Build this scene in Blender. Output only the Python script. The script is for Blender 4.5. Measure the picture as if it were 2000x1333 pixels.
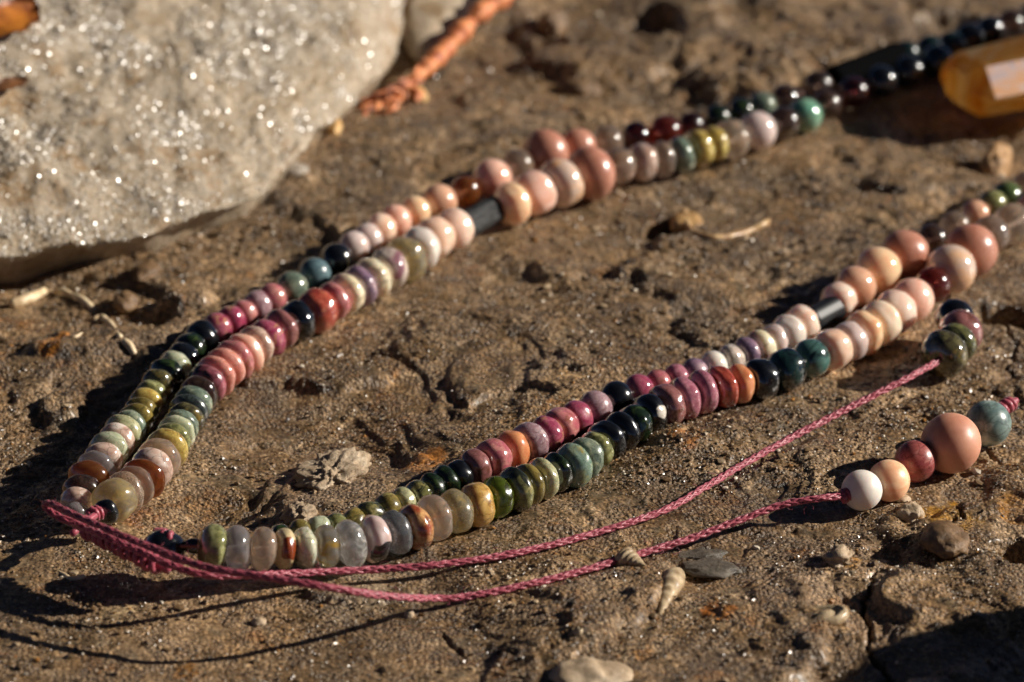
import bpy, math, random
import numpy as np
from mathutils import Vector, Matrix, Quaternion

random.seed(7)
rng = np.random.default_rng(7)
for o in list(bpy.data.objects):
    bpy.data.objects.remove(o)
SC = bpy.context.scene
COL = SC.collection
# one scene unit is one centimetre
SC.unit_settings.system = 'METRIC'
SC.unit_settings.scale_length = 0.01

# ------------------------------------------------------------------ camera
PITCH = math.radians(25.0)
HALF = math.radians(7.0)                           # half of the horizontal angle of view
DIST = 44.0                                        # camera to the middle of the picture
FPX = 1000.0 / math.tan(HALF)       # focal length in pixels of the 2000 px wide photograph
CAM = Vector((0.0, -DIST * math.cos(PITCH), DIST * math.sin(PITCH)))
RIGHT = Vector((1, 0, 0))
FWD = Vector((0, math.cos(PITCH), -math.sin(PITCH)))
UP = Vector((0, math.sin(PITCH), math.cos(PITCH)))
cd = bpy.data.cameras.new('camera')
cam = bpy.data.objects.new('camera', cd)
COL.objects.link(cam)
cam.location = CAM
cam.rotation_euler = (math.pi / 2 - PITCH, 0, 0)
cd.sensor_width = 36.0
cd.lens = 18.0 / math.tan(HALF)
cd.clip_start = 0.1
cd.clip_end = 2000
cd.dof.use_dof = True
cd.dof.focus_distance = 40.6
cd.dof.aperture_fstop = 0.35
cd.dof.aperture_blades = 0
SC.camera = cam

# ------------------------------------------------------------------ light
SUN_DIR = Vector((0.88, 0.14, 0.43)).normalized()       # towards the sun
ELEV = math.asin(SUN_DIR.z)
AZ = math.atan2(SUN_DIR.x, SUN_DIR.y)                     # clockwise from +Y
w = bpy.data.worlds.new('World')
SC.world = w
w.use_nodes = True
nt = w.node_tree
bg = nt.nodes['Background']
sky = nt.nodes.new('ShaderNodeTexSky')
sky.sky_type = 'NISHITA'
sky.sun_disc = False
sky.sun_elevation = ELEV
sky.sun_rotation = AZ
sky.air_density = 0.2
sky.dust_density = 0.5
sky.ozone_density = 0.3
sky.altitude = 2500
nt.links.new(sky.outputs[0], bg.inputs[0])
bg.inputs[1].default_value = 0.05
sd = bpy.data.lights.new('sun', 'SUN')
sd.energy = 5.0
sd.angle = math.radians(0.5)
sd.color = (1.0, 0.93, 0.83)
sun = bpy.data.objects.new('sun', sd)
COL.objects.link(sun)
sun.rotation_euler = SUN_DIR.to_track_quat('Z', 'Y').to_euler()
sun.location = SUN_DIR * 60

SC.view_settings.view_transform = 'Standard'
SC.view_settings.look = 'None'
SC.view_settings.exposure = 0.32
SC.view_settings.gamma = 1.0
SC.view_settings.use_curve_mapping = False
SC.render.engine = 'CYCLES'
SC.cycles.use_denoising = True
SC.cycles.caustics_refractive = True
SC.cycles.caustics_reflective = True
SC.cycles.blur_glossy = 0.6
SC.cycles.sample_clamp_indirect = 6.0
SC.cycles.max_bounces = 10
SC.cycles.transmission_bounces = 10
SC.cycles.transparent_max_bounces = 8


# ------------------------------------------------------------------ helpers
def ray(px, py):
    u = (px - 1000.0) / FPX
    v = -(py - 666.5) / FPX
    return (FWD + RIGHT * u + UP * v)


def at(px, py, h=0.0):
    """world point seen at a photograph pixel, at height h over the ground"""
    d = ray(px, py)
    t = (h - CAM.z) / d.z
    return CAM + d * t


def px_size(p):
    return (p - CAM).dot(FWD) / FPX


def lin(c):
    out = []
    for v in c[:3]:
        v = v / 255.0
        out.append(v / 12.92 if v <= 0.04045 else ((v + 0.055) / 1.055) ** 2.4)
    return tuple(out)


def rgba(c, k=1.0):
    a = lin(c)
    return (min(a[0] * k, 1), min(a[1] * k, 1), min(a[2] * k, 1), 1.0)


_perm = np.random.default_rng(3).permutation(1024).astype(np.int64)
_val = np.random.default_rng(4).uniform(-1, 1, 1024)


def vnoise(p):
    """smooth 3-D value noise, vectorised; p is (..., 3)"""
    p = np.asarray(p, dtype=np.float64)
    i = np.floor(p).astype(np.int64)
    f = p - i
    f = f * f * f * (f * (f * 6 - 15) + 10)
    def g(dx, dy, dz):
        return _val[_perm[(_perm[(_perm[(i[..., 0] + dx) & 1023] + i[..., 1] + dy) & 1023] + i[..., 2] + dz) & 1023]]
    fx, fy, fz = f[..., 0], f[..., 1], f[..., 2]
    a = g(0, 0, 0) * (1 - fx) + g(1, 0, 0) * fx
    b = g(0, 1, 0) * (1 - fx) + g(1, 1, 0) * fx
    c = g(0, 0, 1) * (1 - fx) + g(1, 0, 1) * fx
    d = g(0, 1, 1) * (1 - fx) + g(1, 1, 1) * fx
    return (a * (1 - fy) + b * fy) * (1 - fz) + (c * (1 - fy) + d * fy) * fz


def fbm(p, octaves=4, gain=0.5, lac=2.03):
    s, a, q = 0, 1.0, np.asarray(p, dtype=np.float64)
    for k in range(octaves):
        s = s + a * vnoise(q + 17.3 * k)
        a *= gain
        q = q * lac
    return s


def vnoise2(x, y):
    i = np.floor(x).astype(np.int64)
    j = np.floor(y).astype(np.int64)
    fx, fy = x - i, y - j
    fx = fx * fx * fx * (fx * (fx * 6 - 15) + 10)
    fy = fy * fy * fy * (fy * (fy * 6 - 15) + 10)
    def g(dx, dy):
        return _val[_perm[(_perm[(i + dx) & 1023] + j + dy) & 1023]]
    return (g(0, 0) * (1 - fx) + g(1, 0) * fx) * (1 - fy) + (g(0, 1) * (1 - fx) + g(1, 1) * fx) * fy


def fbm2(x, y, octaves=4, gain=0.5):
    s, a = 0, 1.0
    for k in range(octaves):
        s = s + a * vnoise2(x + 31.7 * k, y - 11.9 * k)
        a *= gain
        ang = 0.7
        x, y = 2.03 * (x * math.cos(ang) - y * math.sin(ang)), 2.03 * (x * math.sin(ang) + y * math.cos(ang))
    return s


def smooth(a, b, x):
    t = np.clip((x - a) / (b - a), 0, 1)
    return t * t * (3 - 2 * t)


def make_mesh(name, V, quads=None, tris=None, smooth_shade=True):
    me = bpy.data.meshes.new(name)
    V = np.asarray(V, dtype=np.float32)
    me.vertices.add(len(V))
    me.vertices.foreach_set('co', V.ravel())
    loops, starts = [], []
    n = 0
    if quads is not None and len(quads):
        q = np.asarray(quads, dtype=np.int32)
        loops.append(q.ravel())
        starts.append(np.arange(len(q), dtype=np.int32) * 4)
        n = len(q) * 4
    if tris is not None and len(tris):
        t = np.asarray(tris, dtype=np.int32)
        loops.append(t.ravel())
        starts.append(n + np.arange(len(t), dtype=np.int32) * 3)
    L = np.concatenate(loops)
    S = np.concatenate(starts)
    me.loops.add(len(L))
    me.loops.foreach_set('vertex_index', L)
    me.polygons.add(len(S))
    me.polygons.foreach_set('loop_start', S)
    me.update(calc_edges=True)
    me.polygons.foreach_set('use_smooth', np.full(len(S), smooth_shade, dtype=bool))
    me.validate()
    return me


def obj(name, me, mat=None, parent=None, loc=None):
    o = bpy.data.objects.new(name, me)
    COL.objects.link(o)
    if mat is not None and me is not None and not me.materials:
        me.materials.append(mat)
    if parent is not None:
        o.parent = parent
    if loc is not None:
        o.location = loc
    return o


def tag(o, label=None, cat=None, group=None, kind=None):
    if label:
        o['label'] = label
    if cat:
        o['category'] = cat
    if group:
        o['group'] = group
    if kind:
        o['kind'] = kind
    return o


class MB:
    """collects vertices, quads and triangles for one mesh"""
    def __init__(self):
        self.V, self.Q, self.T, self.n = [], [], [], 0
    def add(self, V, Q=None, T=None):
        V = np.asarray(V, dtype=np.float64).reshape(-1, 3)
        self.V.append(V)
        if Q is not None and len(Q):
            self.Q.append(np.asarray(Q) + self.n)
        if T is not None and len(T):
            self.T.append(np.asarray(T) + self.n)
        self.n += len(V)
    def mesh(self, name, sm=True):
        return make_mesh(name, np.concatenate(self.V), np.concatenate(self.Q) if self.Q else None,
                         np.concatenate(self.T) if self.T else None, sm)


def catmull(P, step):
    """dense, evenly spaced points on a smooth curve through P (n,3)"""
    P = np.asarray([tuple(p) for p in P], dtype=np.float64)
    Q = np.vstack([2 * P[0] - P[1], P, 2 * P[-1] - P[-2]])
    out = []
    for i in range(1, len(Q) - 2):
        p0, p1, p2, p3 = Q[i - 1], Q[i], Q[i + 1], Q[i + 2]
        t = np.linspace(0, 1, 24, endpoint=False)[:, None]
        out.append(0.5 * ((2 * p1) + (-p0 + p2) * t + (2 * p0 - 5 * p1 + 4 * p2 - p3) * t * t + (-p0 + 3 * p1 - 3 * p2 + p3) * t ** 3))
    C = np.vstack(out + [P[-1:]])
    s = np.concatenate([[0], np.cumsum(np.linalg.norm(np.diff(C, axis=0), axis=1))])
    n = max(3, int(s[-1] / step))
    u = np.linspace(0, s[-1], n)
    return np.stack([np.interp(u, s, C[:, k]) for k in range(3)], axis=1)


def frames(C):
    T = np.gradient(C, axis=0)
    T /= np.linalg.norm(T, axis=1)[:, None] + 1e-12
    N = np.zeros_like(C)
    ref = np.array([0, 0, 1.0]) if abs(T[0, 2]) < 0.9 else np.array([1.0, 0, 0])
    n = np.cross(ref, T[0]); n /= np.linalg.norm(n)
    for i in range(len(C)):
        n = n - T[i] * n.dot(T[i])
        n /= np.linalg.norm(n) + 1e-12
        N[i] = n
    return T, N, np.cross(T, N)


def tube(mb, C, R, seg=8, caps=True):
    C = np.asarray(C, dtype=np.float64)
    T, N, B = frames(C)
    R = np.broadcast_to(np.asarray(R, dtype=np.float64), (len(C),))
    a = np.arange(seg) * 2 * math.pi / seg
    V = C[:, None, :] + R[:, None, None] * (np.cos(a)[None, :, None] * N[:, None, :] + np.sin(a)[None, :, None] * B[:, None, :])
    V = V.reshape(-1, 3)
    i = np.arange(len(C) - 1)[:, None] * seg
    j = np.arange(seg)[None, :]
    j2 = (j + 1) % seg
    Q = np.stack([i + j, i + j2, i + seg + j2, i + seg + j], axis=-1).reshape(-1, 4)
    tr = []
    if caps:
        V = np.vstack([V, C[:1] - T[:1] * R[0] * 0.5, C[-1:] + T[-1:] * R[-1] * 0.5])
        a0, a1 = len(V) - 2, len(V) - 1
        k = np.arange(seg)
        tr = np.vstack([np.stack([np.full(seg, a0), (k + 1) % seg, k], 1),
                        np.stack([np.full(seg, a1), (len(C) - 1) * seg + k, (len(C) - 1) * seg + (k + 1) % seg], 1)])
    mb.add(V, Q, tr)


def braid(mb, P, r, pitch=None, strands=3, step=0.016, fuzz=0):
    """a twisted cord of several yarns along the curve through P"""
    C = catmull(P, step)
    T, N, B = frames(C)
    s = np.concatenate([[0], np.cumsum(np.linalg.norm(np.diff(C, axis=0), axis=1))])
    pitch = pitch or r * 15.0
    tube(mb, C, r * 0.62, 8)
    for k in range(8):
        sg = 1 if k % 2 else -1
        ph = sg * 2 * math.pi * s / pitch + 2 * math.pi * (k // 2) / 4 + 0.35 * vnoise(np.stack([s * 2.1, s * 0 + k, s * 0], 1))
        # yarns pass over and under each other
        wv = 0.66 + 0.09 * sg * np.cos(2 * (2 * math.pi * s / pitch) * 2 + k)
        wv = wv * (1 + 0.07 * vnoise(np.stack([s * 3.0, s * 0, s * 0 + 3], 1)))
        off = (np.cos(ph)[:, None] * N + np.sin(ph)[:, None] * B) * (r * wv)[:, None]
        rr = r * (0.36 + 0.05 * vnoise(np.stack([s * 9, s * 0 + 5 + k, s * 0], 1)))
        tube(mb, C + off, rr, 7)
    g = random.Random(int(s[-1] * 1000))
    for k in range(fuzz):
        i = g.randrange(2, len(C) - 3)
        d = N[i] * g.uniform(-1, 1) + B[i] * g.uniform(-1, 1)
        d /= np.linalg.norm(d) + 1e-6
        p0 = C[i] + d * r * 0.8
        L = g.uniform(0.04, 0.12)
        p1 = p0 + d * L * 0.5 + T[i] * L * g.uniform(-0.8, 0.8)
        p2 = p1 + d * L * g.uniform(-0.1, 0.4) + T[i] * L * g.uniform(-0.8, 0.8)
        tube(mb, catmull([p0, p1, p2], 0.02), 0.0016, 3, False)
    return C


# ------------------------------------------------------------------ materials
def new_mat(name):
    m = bpy.data.materials.new(name)
    m.use_nodes = True
    t = m.node_tree
    b = t.nodes['Principled BSDF']
    return m, t, b


def node(t, kind, **kw):
    n = t.nodes.new(kind)
    for k, v in kw.items():
        if k in n.inputs:
            n.inputs[k].default_value = v
        else:
            setattr(n, k, v)
    return n


def ramp(t, stops, fac, interp='LINEAR'):
    r = t.nodes.new('ShaderNodeValToRGB')
    r.color_ramp.interpolation = interp
    e = r.color_ramp.elements
    while len(e) < len(stops):
        e.new(0.5)
    for k, (p, c) in enumerate(stops):
        e[k].position = p
        e[k].color = c
    t.links.new(fac, r.inputs[0])
    return r


def mixc(t, fac, a, b, blend='MIX'):
    m = t.nodes.new('ShaderNodeMix')
    m.data_type = 'RGBA'
    m.blend_type = blend
    for s, v in ((0, fac), (6, a), (7, b)):
        if hasattr(v, 'is_output'):
            t.links.new(v, m.inputs[s])
        else:
            m.inputs[s].default_value = v
    return m.outputs[2]


# stone kinds: type (O opaque, T milky, C clear), main, second, vein, pattern scale, description
STONES = {
 'olive':      ('T', (142,142,92), (98,100,62), (172,172,120), 1.6, 'cloudy olive green bead'),
 'smoky':      ('C', (215,204,198), (160,148,148), None, 1.5, 'smoky grey see-through bead'),
 'peachclear': ('C', (240,218,192), (220,184,150), None, 1.5, 'see-through pale peach bead'),
 'creamrust':  ('O', (226,206,160), (226,200,150), (140,62,26), 1.2, 'cream bead with a rust brown patch'),
 'whitegreen': ('T', (222,216,196), (200,200,170), (110,122,92), 1.1, 'white bead with mossy green edge'),
 'clearyellow':('C', (222,216,205), (196,152,40), None, 1.1, 'see-through bead with a yellow patch inside'),
 'clearflake': ('C', (220,214,206), (240,236,230), None, 2.6, 'see-through bead full of silvery flakes'),
 'pinkblack':  ('T', (208,188,182), (200,178,172), (26,23,26), 0.9, 'pale pink grey bead with a black patch'),
 'greyclear':  ('C', (184,184,184), (96,102,110), None, 1.4, 'see-through dark grey bead'),
 'rustcream':  ('O', (216,165,108), (158,78,46), (92,42,24), 1.2, 'cream and rust brown bead'),
 'ochre':      ('T', (206,170,100), (178,138,72), (120,86,44), 1.2, 'opaque ochre yellow bead'),
 'peridot':    ('C', (196,210,96), (120,140,44), None, 1.8, 'see-through bright green bead'),
 'oliveblack': ('O', (128,126,76), (34,38,28), (168,154,96), 1.3, 'olive bead streaked with black'),
 'sage':       ('T', (184,182,146), (150,152,114), (205,205,165), 1.4, 'pale sage green bead'),
 'black':      ('O', (14,15,17), (22,24,28), None, 1.5, 'polished black bead'),
 'blackwhite': ('O', (14,15,17), (18,18,20), (225,215,200), 0.8, 'black bead with a white chip'),
 'aqua':       ('T', (142,162,146), (112,136,120), (160,154,100), 1.3, 'cloudy blue green bead'),
 'darkgreen':  ('O', (30,46,24), (14,18,14), (60,76,36), 1.6, 'very dark green bead'),
 'mauvebrown': ('O', (140,88,84), (168,112,108), (104,60,42), 1.6, 'mauve brown bead'),
 'pinkpurple': ('O', (176,100,120), (204,138,148), (146,76,92), 1.8, 'pink purple bead'),
 'rose':       ('O', (194,104,114), (210,142,134), (160,98,74), 1.7, 'rose pink bead'),
 'magenta':    ('O', (156,56,86), (190,104,122), (206,150,110), 1.6, 'deep magenta bead'),
 'redorange':  ('O', (196,96,74), (160,64,52), (218,140,106), 1.5, 'red orange bead'),
 'tanorange':  ('T', (218,152,106), (200,126,84), None, 1.5, 'tan orange bead'),
 'salmon':     ('T', (222,166,150), (208,142,128), (190,110,70), 1.5, 'salmon pink bead'),
 'darkteal':   ('O', (34,62,58), (14,22,26), None, 1.0, 'dark teal bead'),
 'tealeye':    ('O', (84,122,114), (12,22,24), None, 0.8, 'teal bead with a silky band'),
 'slateblue':  ('O', (104,130,136), (64,86,94), None, 1.0, 'slate blue bead'),
 'peach':      ('T', (238,196,168), (244,212,190), None, 1.0, 'milky peach bead'),
 'greypink':   ('T', (208,186,178), (222,204,198), None, 1.0, 'milky grey pink bead'),
 'orangepeach':('T', (252,212,172), (246,194,152), None, 1.0, 'warm orange peach bead'),
 'creampeach': ('T', (242,210,178), (248,224,200), None, 1.0, 'cream peach bead'),
 'palepeach':  ('T', (246,220,202), (240,202,180), None, 1.0, 'very pale peach bead'),
 'pinkpeach':  ('T', (236,180,156), (240,198,178), None, 1.0, 'pink peach bead'),
 'tanpeach':   ('T', (206,154,124), (226,182,152), None, 0.9, 'tan peach bead'),
 'white':      ('T', (236,228,216), (222,210,200), None, 1.0, 'milky white bead'),
 'cream':      ('T', (236,226,198), (220,206,172), (150,84,92), 0.8, 'cream white bead'),
 'creammauve': ('O', (230,216,196), (212,190,178), (150,100,112), 0.8, 'cream bead with a mauve band'),
 'purple':     ('O', (156,122,138), (120,100,124), (200,170,176), 1.0, 'soft purple bead'),
 'mauveclear': ('T', (176,148,152), (150,112,120), (200,180,180), 2.2, 'cloudy mauve bead'),
 'redclear':   ('C', (196,104,84), (120,44,34), None, 1.2, 'see-through red brown bead'),
 'darkred':    ('C', (140,60,50), (60,22,22), None, 1.2, 'see-through dark red bead'),
 'amber':      ('C', (220,150,88), (150,84,36), None, 1.1, 'see-through amber brown bead'),
 'bandpeach':  ('T', (234,186,140), (214,190,174), None, 0.7, 'peach bead with a clear band'),
 'terracotta': ('T', (192,138,116), (178,120,98), None, 0.8, 'large terracotta pink bead'),
 'bigpeach':   ('T', (208,150,122), (198,136,110), None, 0.8, 'largest bead, satin brown peach'),
 'cleartan':   ('C', (220,192,164), (184,148,116), None, 1.2, 'see-through tan bead'),
 'brownclear': ('C', (170,140,120), (100,74,62), None, 1.2, 'see-through dark brown bead'),
 'golden':     ('C', (236,220,170), (206,178,104), None, 2.0, 'see-through golden bead with hair-like threads'),
 'yellow':     ('T', (204,184,104), (178,152,78), (120,92,36), 2.0, 'cracked yellow bead'),
 'golive':     ('O', (150,130,66), (94,84,44), (188,172,100), 1.3, 'golden olive bead'),
 'palegreen':  ('T', (192,196,168), (162,170,140), (218,214,190), 1.0, 'pale green bead'),
 'tealgreen':  ('T', (126,140,122), (84,98,86), (164,168,142), 1.3, 'grey teal green bead'),
 'greystripe': ('O', (70,80,76), (24,26,28), (206,202,196), 0.9, 'dark grey bead with a white stripe'),
 'pinkgrey':   ('T', (206,180,164), (180,150,134), (226,214,204), 1.0, 'pink grey bead'),
 'pinkdark':   ('O', (176,96,106), (30,26,30), (206,140,140), 0.8, 'bead half pink and half black'),
 'green':      ('T', (98,112,68), (68,86,50), None, 1.1, 'bright green bead'),
 'mint':       ('T', (112,164,142), (136,172,140), (80,140,120), 1.0, 'mint green bead'),
 'rosesatin':  ('O', (172,92,86), (150,68,66), (196,130,118), 1.3, 'brick rose round bead'),
 'greysilk':   ('T', (128,148,142), (92,114,112), (188,200,188), 0.9, 'grey teal silky bead'),
 'whitesatin': ('T', (240,232,222), (230,218,208), None, 1.0, 'satin milky white ball bead'),
 'peachsatin': ('T', (250,206,166), (240,182,140), None, 1.2, 'satin orange peach ball bead'),
 'brownolive': ('O', (104,98,64), (58,52,36), (160,132,64), 1.4, 'brown olive mottled bead'),
}
SATIN = {'terracotta': 0.30, 'bigpeach': 0.45, 'whitesatin': 0.38, 'peachsatin': 0.36, 'greysilk': 0.32, 'rosesatin': 0.3}
PATCH = {'blackwhite': (0.30, 0.5, -0.8, 0.45), 'pinkblack': (0.52, -0.35, -0.9, -0.1), 'creamrust': (0.50, 0.1, -0.85, 0.5)}
_bead_mats = {}


def bead_mat(kind):
    if kind in _bead_mats:
        return _bead_mats[kind]
    typ, c1, c2, c3, sc, desc = STONES[kind]
    m, t, b = new_mat(kind + '_stone')
    tc = node(t, 'ShaderNodeTexCoord')
    oi = node(t, 'ShaderNodeObjectInfo')
    mu = node(t, 'ShaderNodeMath', operation='MULTIPLY')
    mu.inputs[1].default_value = 40.0
    t.links.new(oi.outputs['Random'], mu.inputs[0])
    ad = node(t, 'ShaderNodeVectorMath', operation='ADD')
    mp = node(t, 'ShaderNodeMapping')
    mp.inputs['Scale'].default_value = (1, 1, 0.62)
    t.links.new(tc.outputs['Object'], mp.inputs[0])
    t.links.new(mp.outputs[0], ad.inputs[0])
    t.links.new(mu.outputs[0], ad.inputs[1])
    n1 = node(t, 'ShaderNodeTexNoise', Scale=sc, Detail=4.0, Roughness=0.55, Distortion=1.1)
    t.links.new(ad.outputs[0], n1.inputs['Vector'])
    n2 = node(t, 'ShaderNodeTexNoise', Scale=sc * 7, Detail=5.0, Roughness=0.65, Distortion=0.3)
    t.links.new(ad.outputs[0], n2.inputs['Vector'])
    k = {'O': 0.9, 'T': 1.0, 'C': 1.0}[typ]
    if typ == 'C' and kind not in ('peridot', 'amber', 'redclear', 'darkred', 'brownclear'):
        c1 = tuple(v + (255 - v) * 0.5 for v in c1)
        c2 = tuple(v + (255 - v) * 0.2 for v in c2)
    a1, a2 = rgba(c1, k), rgba(c2, k)
    base = ramp(t, [(0.38, a1), (0.62, a2)], n1.outputs[0])
    col = base.outputs[0]
    if c3:
        n3 = node(t, 'ShaderNodeTexNoise', Scale=sc * 1.1, Detail=5.0, Roughness=0.5, Distortion=0.8)
        a4 = node(t, 'ShaderNodeVectorMath', operation='ADD')
        a4.inputs[1].default_value = (9.1, 3.7, 5.5)
        t.links.new(ad.outputs[0], a4.inputs[0])
        t.links.new(a4.outputs[0], n3.inputs['Vector'])
        if kind in PATCH:
            # one patch of the second mineral, on the +X side of the bead
            nv = node(t, 'ShaderNodeVectorMath', operation='SCALE')
            nv.inputs['Scale'].default_value = 0.9
            t.links.new(n3.outputs['Color'], nv.inputs[0])
            av = node(t, 'ShaderNodeVectorMath', operation='ADD')
            t.links.new(mp.outputs[0], av.inputs[0])
            t.links.new(nv.outputs[0], av.inputs[1])
            dv = node(t, 'ShaderNodeVectorMath', operation='DISTANCE')
            dv.inputs[1].default_value = (0.95 + 0.45, 0.45, 0.45)
            t.links.new(av.outputs[0], dv.inputs[0])
            rr_ = PATCH[kind][0]
            msk = ramp(t, [(rr_, (1, 1, 1, 1)), (rr_ + 0.06, (0, 0, 0, 1))], dv.outputs['Value'])
        else:
            msk = ramp(t, [(0.54, (0, 0, 0, 1)), (0.70, (1, 1, 1, 1))], n3.outputs[0])
        col = mixc(t, msk.outputs[0], col, rgba(c3, k))
    sp = ramp(t, [(0.30, (0.72, 0.70, 0.68, 1)), (0.52, (1, 1, 1, 1)), (0.74, (1.12, 1.12, 1.12, 1))], n2.outputs[0])
    col = mixc(t, 0.75 if typ == 'O' else 0.12 if not c3 else 0.4, col, sp.outputs[0], 'MULTIPLY')
    if c3 and kind not in PATCH and typ != 'C':
        # fine veins in the patterned stones
        dv_ = node(t, 'ShaderNodeVectorMath', operation='MULTIPLY_ADD')
        dv_.inputs[1].default_value = (0.6, 0.6, 0.6)
        t.links.new(n1.outputs['Color'], dv_.inputs[0])
        t.links.new(ad.outputs[0], dv_.inputs[2])
        ve = node(t, 'ShaderNodeTexVoronoi', Scale=sc * 1.3)
        ve.feature = 'DISTANCE_TO_EDGE'
        t.links.new(dv_.outputs[0], ve.inputs['Vector'])
        vm = ramp(t, [(0.0, (0.6, 0.6, 0.6, 1)), (0.05, (0, 0, 0, 1))], ve.outputs['Distance'])
        col = mixc(t, vm.outputs[0], col, rgba(tuple(v * 0.6 for v in c2), k))
    t.links.new(col, b.inputs['Base Color'])
    ro = SATIN.get(kind, 0.14)
    rr = ramp(t, [(0.3, (ro * 0.75,) * 3 + (1,)), (0.75, (ro * 1.5,) * 3 + (1,))], n2.outputs[0])
    vr_ = ramp(t, [(0.0, (0.6,) * 3 + (1,)), (1.0, (1.9,) * 3 + (1,))], oi.outputs['Random'])
    ml = node(t, 'ShaderNodeMath', operation='MULTIPLY')
    t.links.new(rr.outputs[0], ml.inputs[0])
    t.links.new(vr_.outputs[0] if ro < 0.2 else rr.outputs[1], ml.inputs[1])
    t.links.new(ml.outputs[0], b.inputs['Roughness'])
    b.inputs['IOR'].default_value = 1.55
    if ro > 0.2:
        b.inputs['Coat Weight'].default_value = 0.08
    else:
        vc_ = ramp(t, [(0.0, (1, 1, 1, 1)), (0.55, (0.9,) * 3 + (1,)), (1.0, (0.5,) * 3 + (1,))], oi.outputs['Random'])
        t.links.new(vc_.outputs[0], b.inputs['Coat Weight'])
    b.inputs['Coat Roughness'].default_value = 0.3 if ro > 0.2 else 0.05
    b.inputs['Coat IOR'].default_value = 1.6
    bp = node(t, 'ShaderNodeBump', Strength=0.06, Distance=0.02)
    t.links.new(n2.outputs[0], bp.inputs['Height'])
    t.links.new(bp.outputs[0], b.inputs['Normal'])
    if typ == 'T':
        b.inputs['Subsurface Weight'].default_value = 0.75
        b.inputs['Subsurface Radius'].default_value = (0.14, 0.105, 0.085)
        b.inputs['Subsurface Scale'].default_value = 1.0
    if typ == 'C':
        # a clear body with cloudy wisps of the second colour in it
        wisp = ramp(t, [(0.46, (0, 0, 0, 1)), (0.72, (0.6, 0.6, 0.6, 1))], n1.outputs[0])
        inv = node(t, 'ShaderNodeMath', operation='SUBTRACT')
        inv.inputs[0].default_value = 0.86 if kind not in ('peridot', 'darkred', 'brownclear') else 0.95
        t.links.new(wisp.outputs[0], inv.inputs[1])
        inv.use_clamp = True
        t.links.new(inv.outputs[0], b.inputs['Transmission Weight'])
        b.inputs['Subsurface Weight'].default_value = 0.8
        b.inputs['Subsurface Radius'].default_value = (0.3, 0.24, 0.19)
        tl = node(t, 'ShaderNodeBsdfTranslucent')
        t.links.new(col, tl.inputs['Color'])
        mx = node(t, 'ShaderNodeMixShader')
        mf = node(t, 'ShaderNodeMath', operation='MULTIPLY_ADD')
        mf.inputs[1].default_value = 0.35
        mf.inputs[2].default_value = 0.12 if kind in ('darkred', 'brownclear') else 0.24
        t.links.new(wisp.outputs[0], mf.inputs[0])
        t.links.new(mf.outputs[0], mx.inputs[0])
        t.links.new(b.outputs[0], mx.inputs[1])
        t.links.new(tl.outputs[0], mx.inputs[2])
        t.links.new(mx.outputs[0], t.nodes['Material Output'].inputs['Surface'])
    _bead_mats[kind] = m
    return m


def cord_mat():
    m, t, b = new_mat('waxed_pink_thread')
    tc = node(t, 'ShaderNodeTexCoord')
    n = node(t, 'ShaderNodeTexNoise', Scale=38.0, Detail=4.0, Roughness=0.7)
    t.links.new(tc.outputs['Object'], n.inputs['Vector'])
    r = ramp(t, [(0.3, rgba((124, 44, 58))), (0.55, rgba((172, 74, 90))), (0.8, rgba((214, 128, 136)))], n.outputs[0])
    t.links.new(r.outputs[0], b.inputs['Base Color'])
    b.inputs['Roughness'].default_value = 0.38
    b.inputs['Sheen Weight'].default_value = 0.15
    n2 = node(t, 'ShaderNodeTexNoise', Scale=120.0, Detail=2.0)
    t.links.new(tc.outputs['Object'], n2.inputs['Vector'])
    bp = node(t, 'ShaderNodeBump', Strength=0.4, Distance=0.006)
    t.links.new(n2.outputs[0], bp.inputs['Height'])
    t.links.new(bp.outputs[0], b.inputs['Normal'])
    return m


def stone_mat(name, stops, scale=2.0, rough=(0.35, 0.75), bump=0.5, bumpscale=22.0, attr=None):
    m, t, b = new_mat(name)
    tc = node(t, 'ShaderNodeTexCoord')
    n = node(t, 'ShaderNodeTexNoise', Scale=scale, Detail=9.0, Roughness=0.68, Distortion=0.5)
    t.links.new(tc.outputs['Object'], n.inputs['Vector'])
    r = ramp(t, [(p, rgba(c)) for p, c in stops], n.outputs[0])
    n2 = node(t, 'ShaderNodeTexNoise', Scale=bumpscale, Detail=8.0, Roughness=0.7)
    t.links.new(tc.outputs['Object'], n2.inputs['Vector'])
    sp = ramp(t, [(0.32, (0.55, 0.53, 0.50, 1)), (0.5, (1, 1, 1, 1)), (0.7, (1.3, 1.3, 1.3, 1))], n2.outputs[0])
    col = mixc(t, 0.7, r.outputs[0], sp.outputs[0], 'MULTIPLY')
    if attr:
        a = node(t, 'ShaderNodeAttribute', attribute_name=attr)
        col = mixc(t, a.outputs['Alpha'], col, mixc(t, 0.7, a.outputs['Color'], sp.outputs[0], 'MULTIPLY'))
    t.links.new(col, b.inputs['Base Color'])
    rr = ramp(t, [(0.35, (rough[0],) * 3 + (1,)), (0.65, (rough[1],) * 3 + (1,))], n2.outputs[0])
    t.links.new(rr.outputs[0], b.inputs['Roughness'])
    bp = node(t, 'ShaderNodeBump', Strength=bump, Distance=0.03)
    t.links.new(n2.outputs[0], bp.inputs['Height'])
    t.links.new(bp.outputs[0], b.inputs['Normal'])
    return m


def grain_mat(name, rough=0.22, spec=0.5):
    m, t, b = new_mat(name)
    a = node(t, 'ShaderNodeAttribute', attribute_name='tint')
    t.links.new(a.outputs['Color'], b.inputs['Base Color'])
    b.inputs['Roughness'].default_value = rough
    b.inputs['IOR'].default_value = 1.6
    return m


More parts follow.
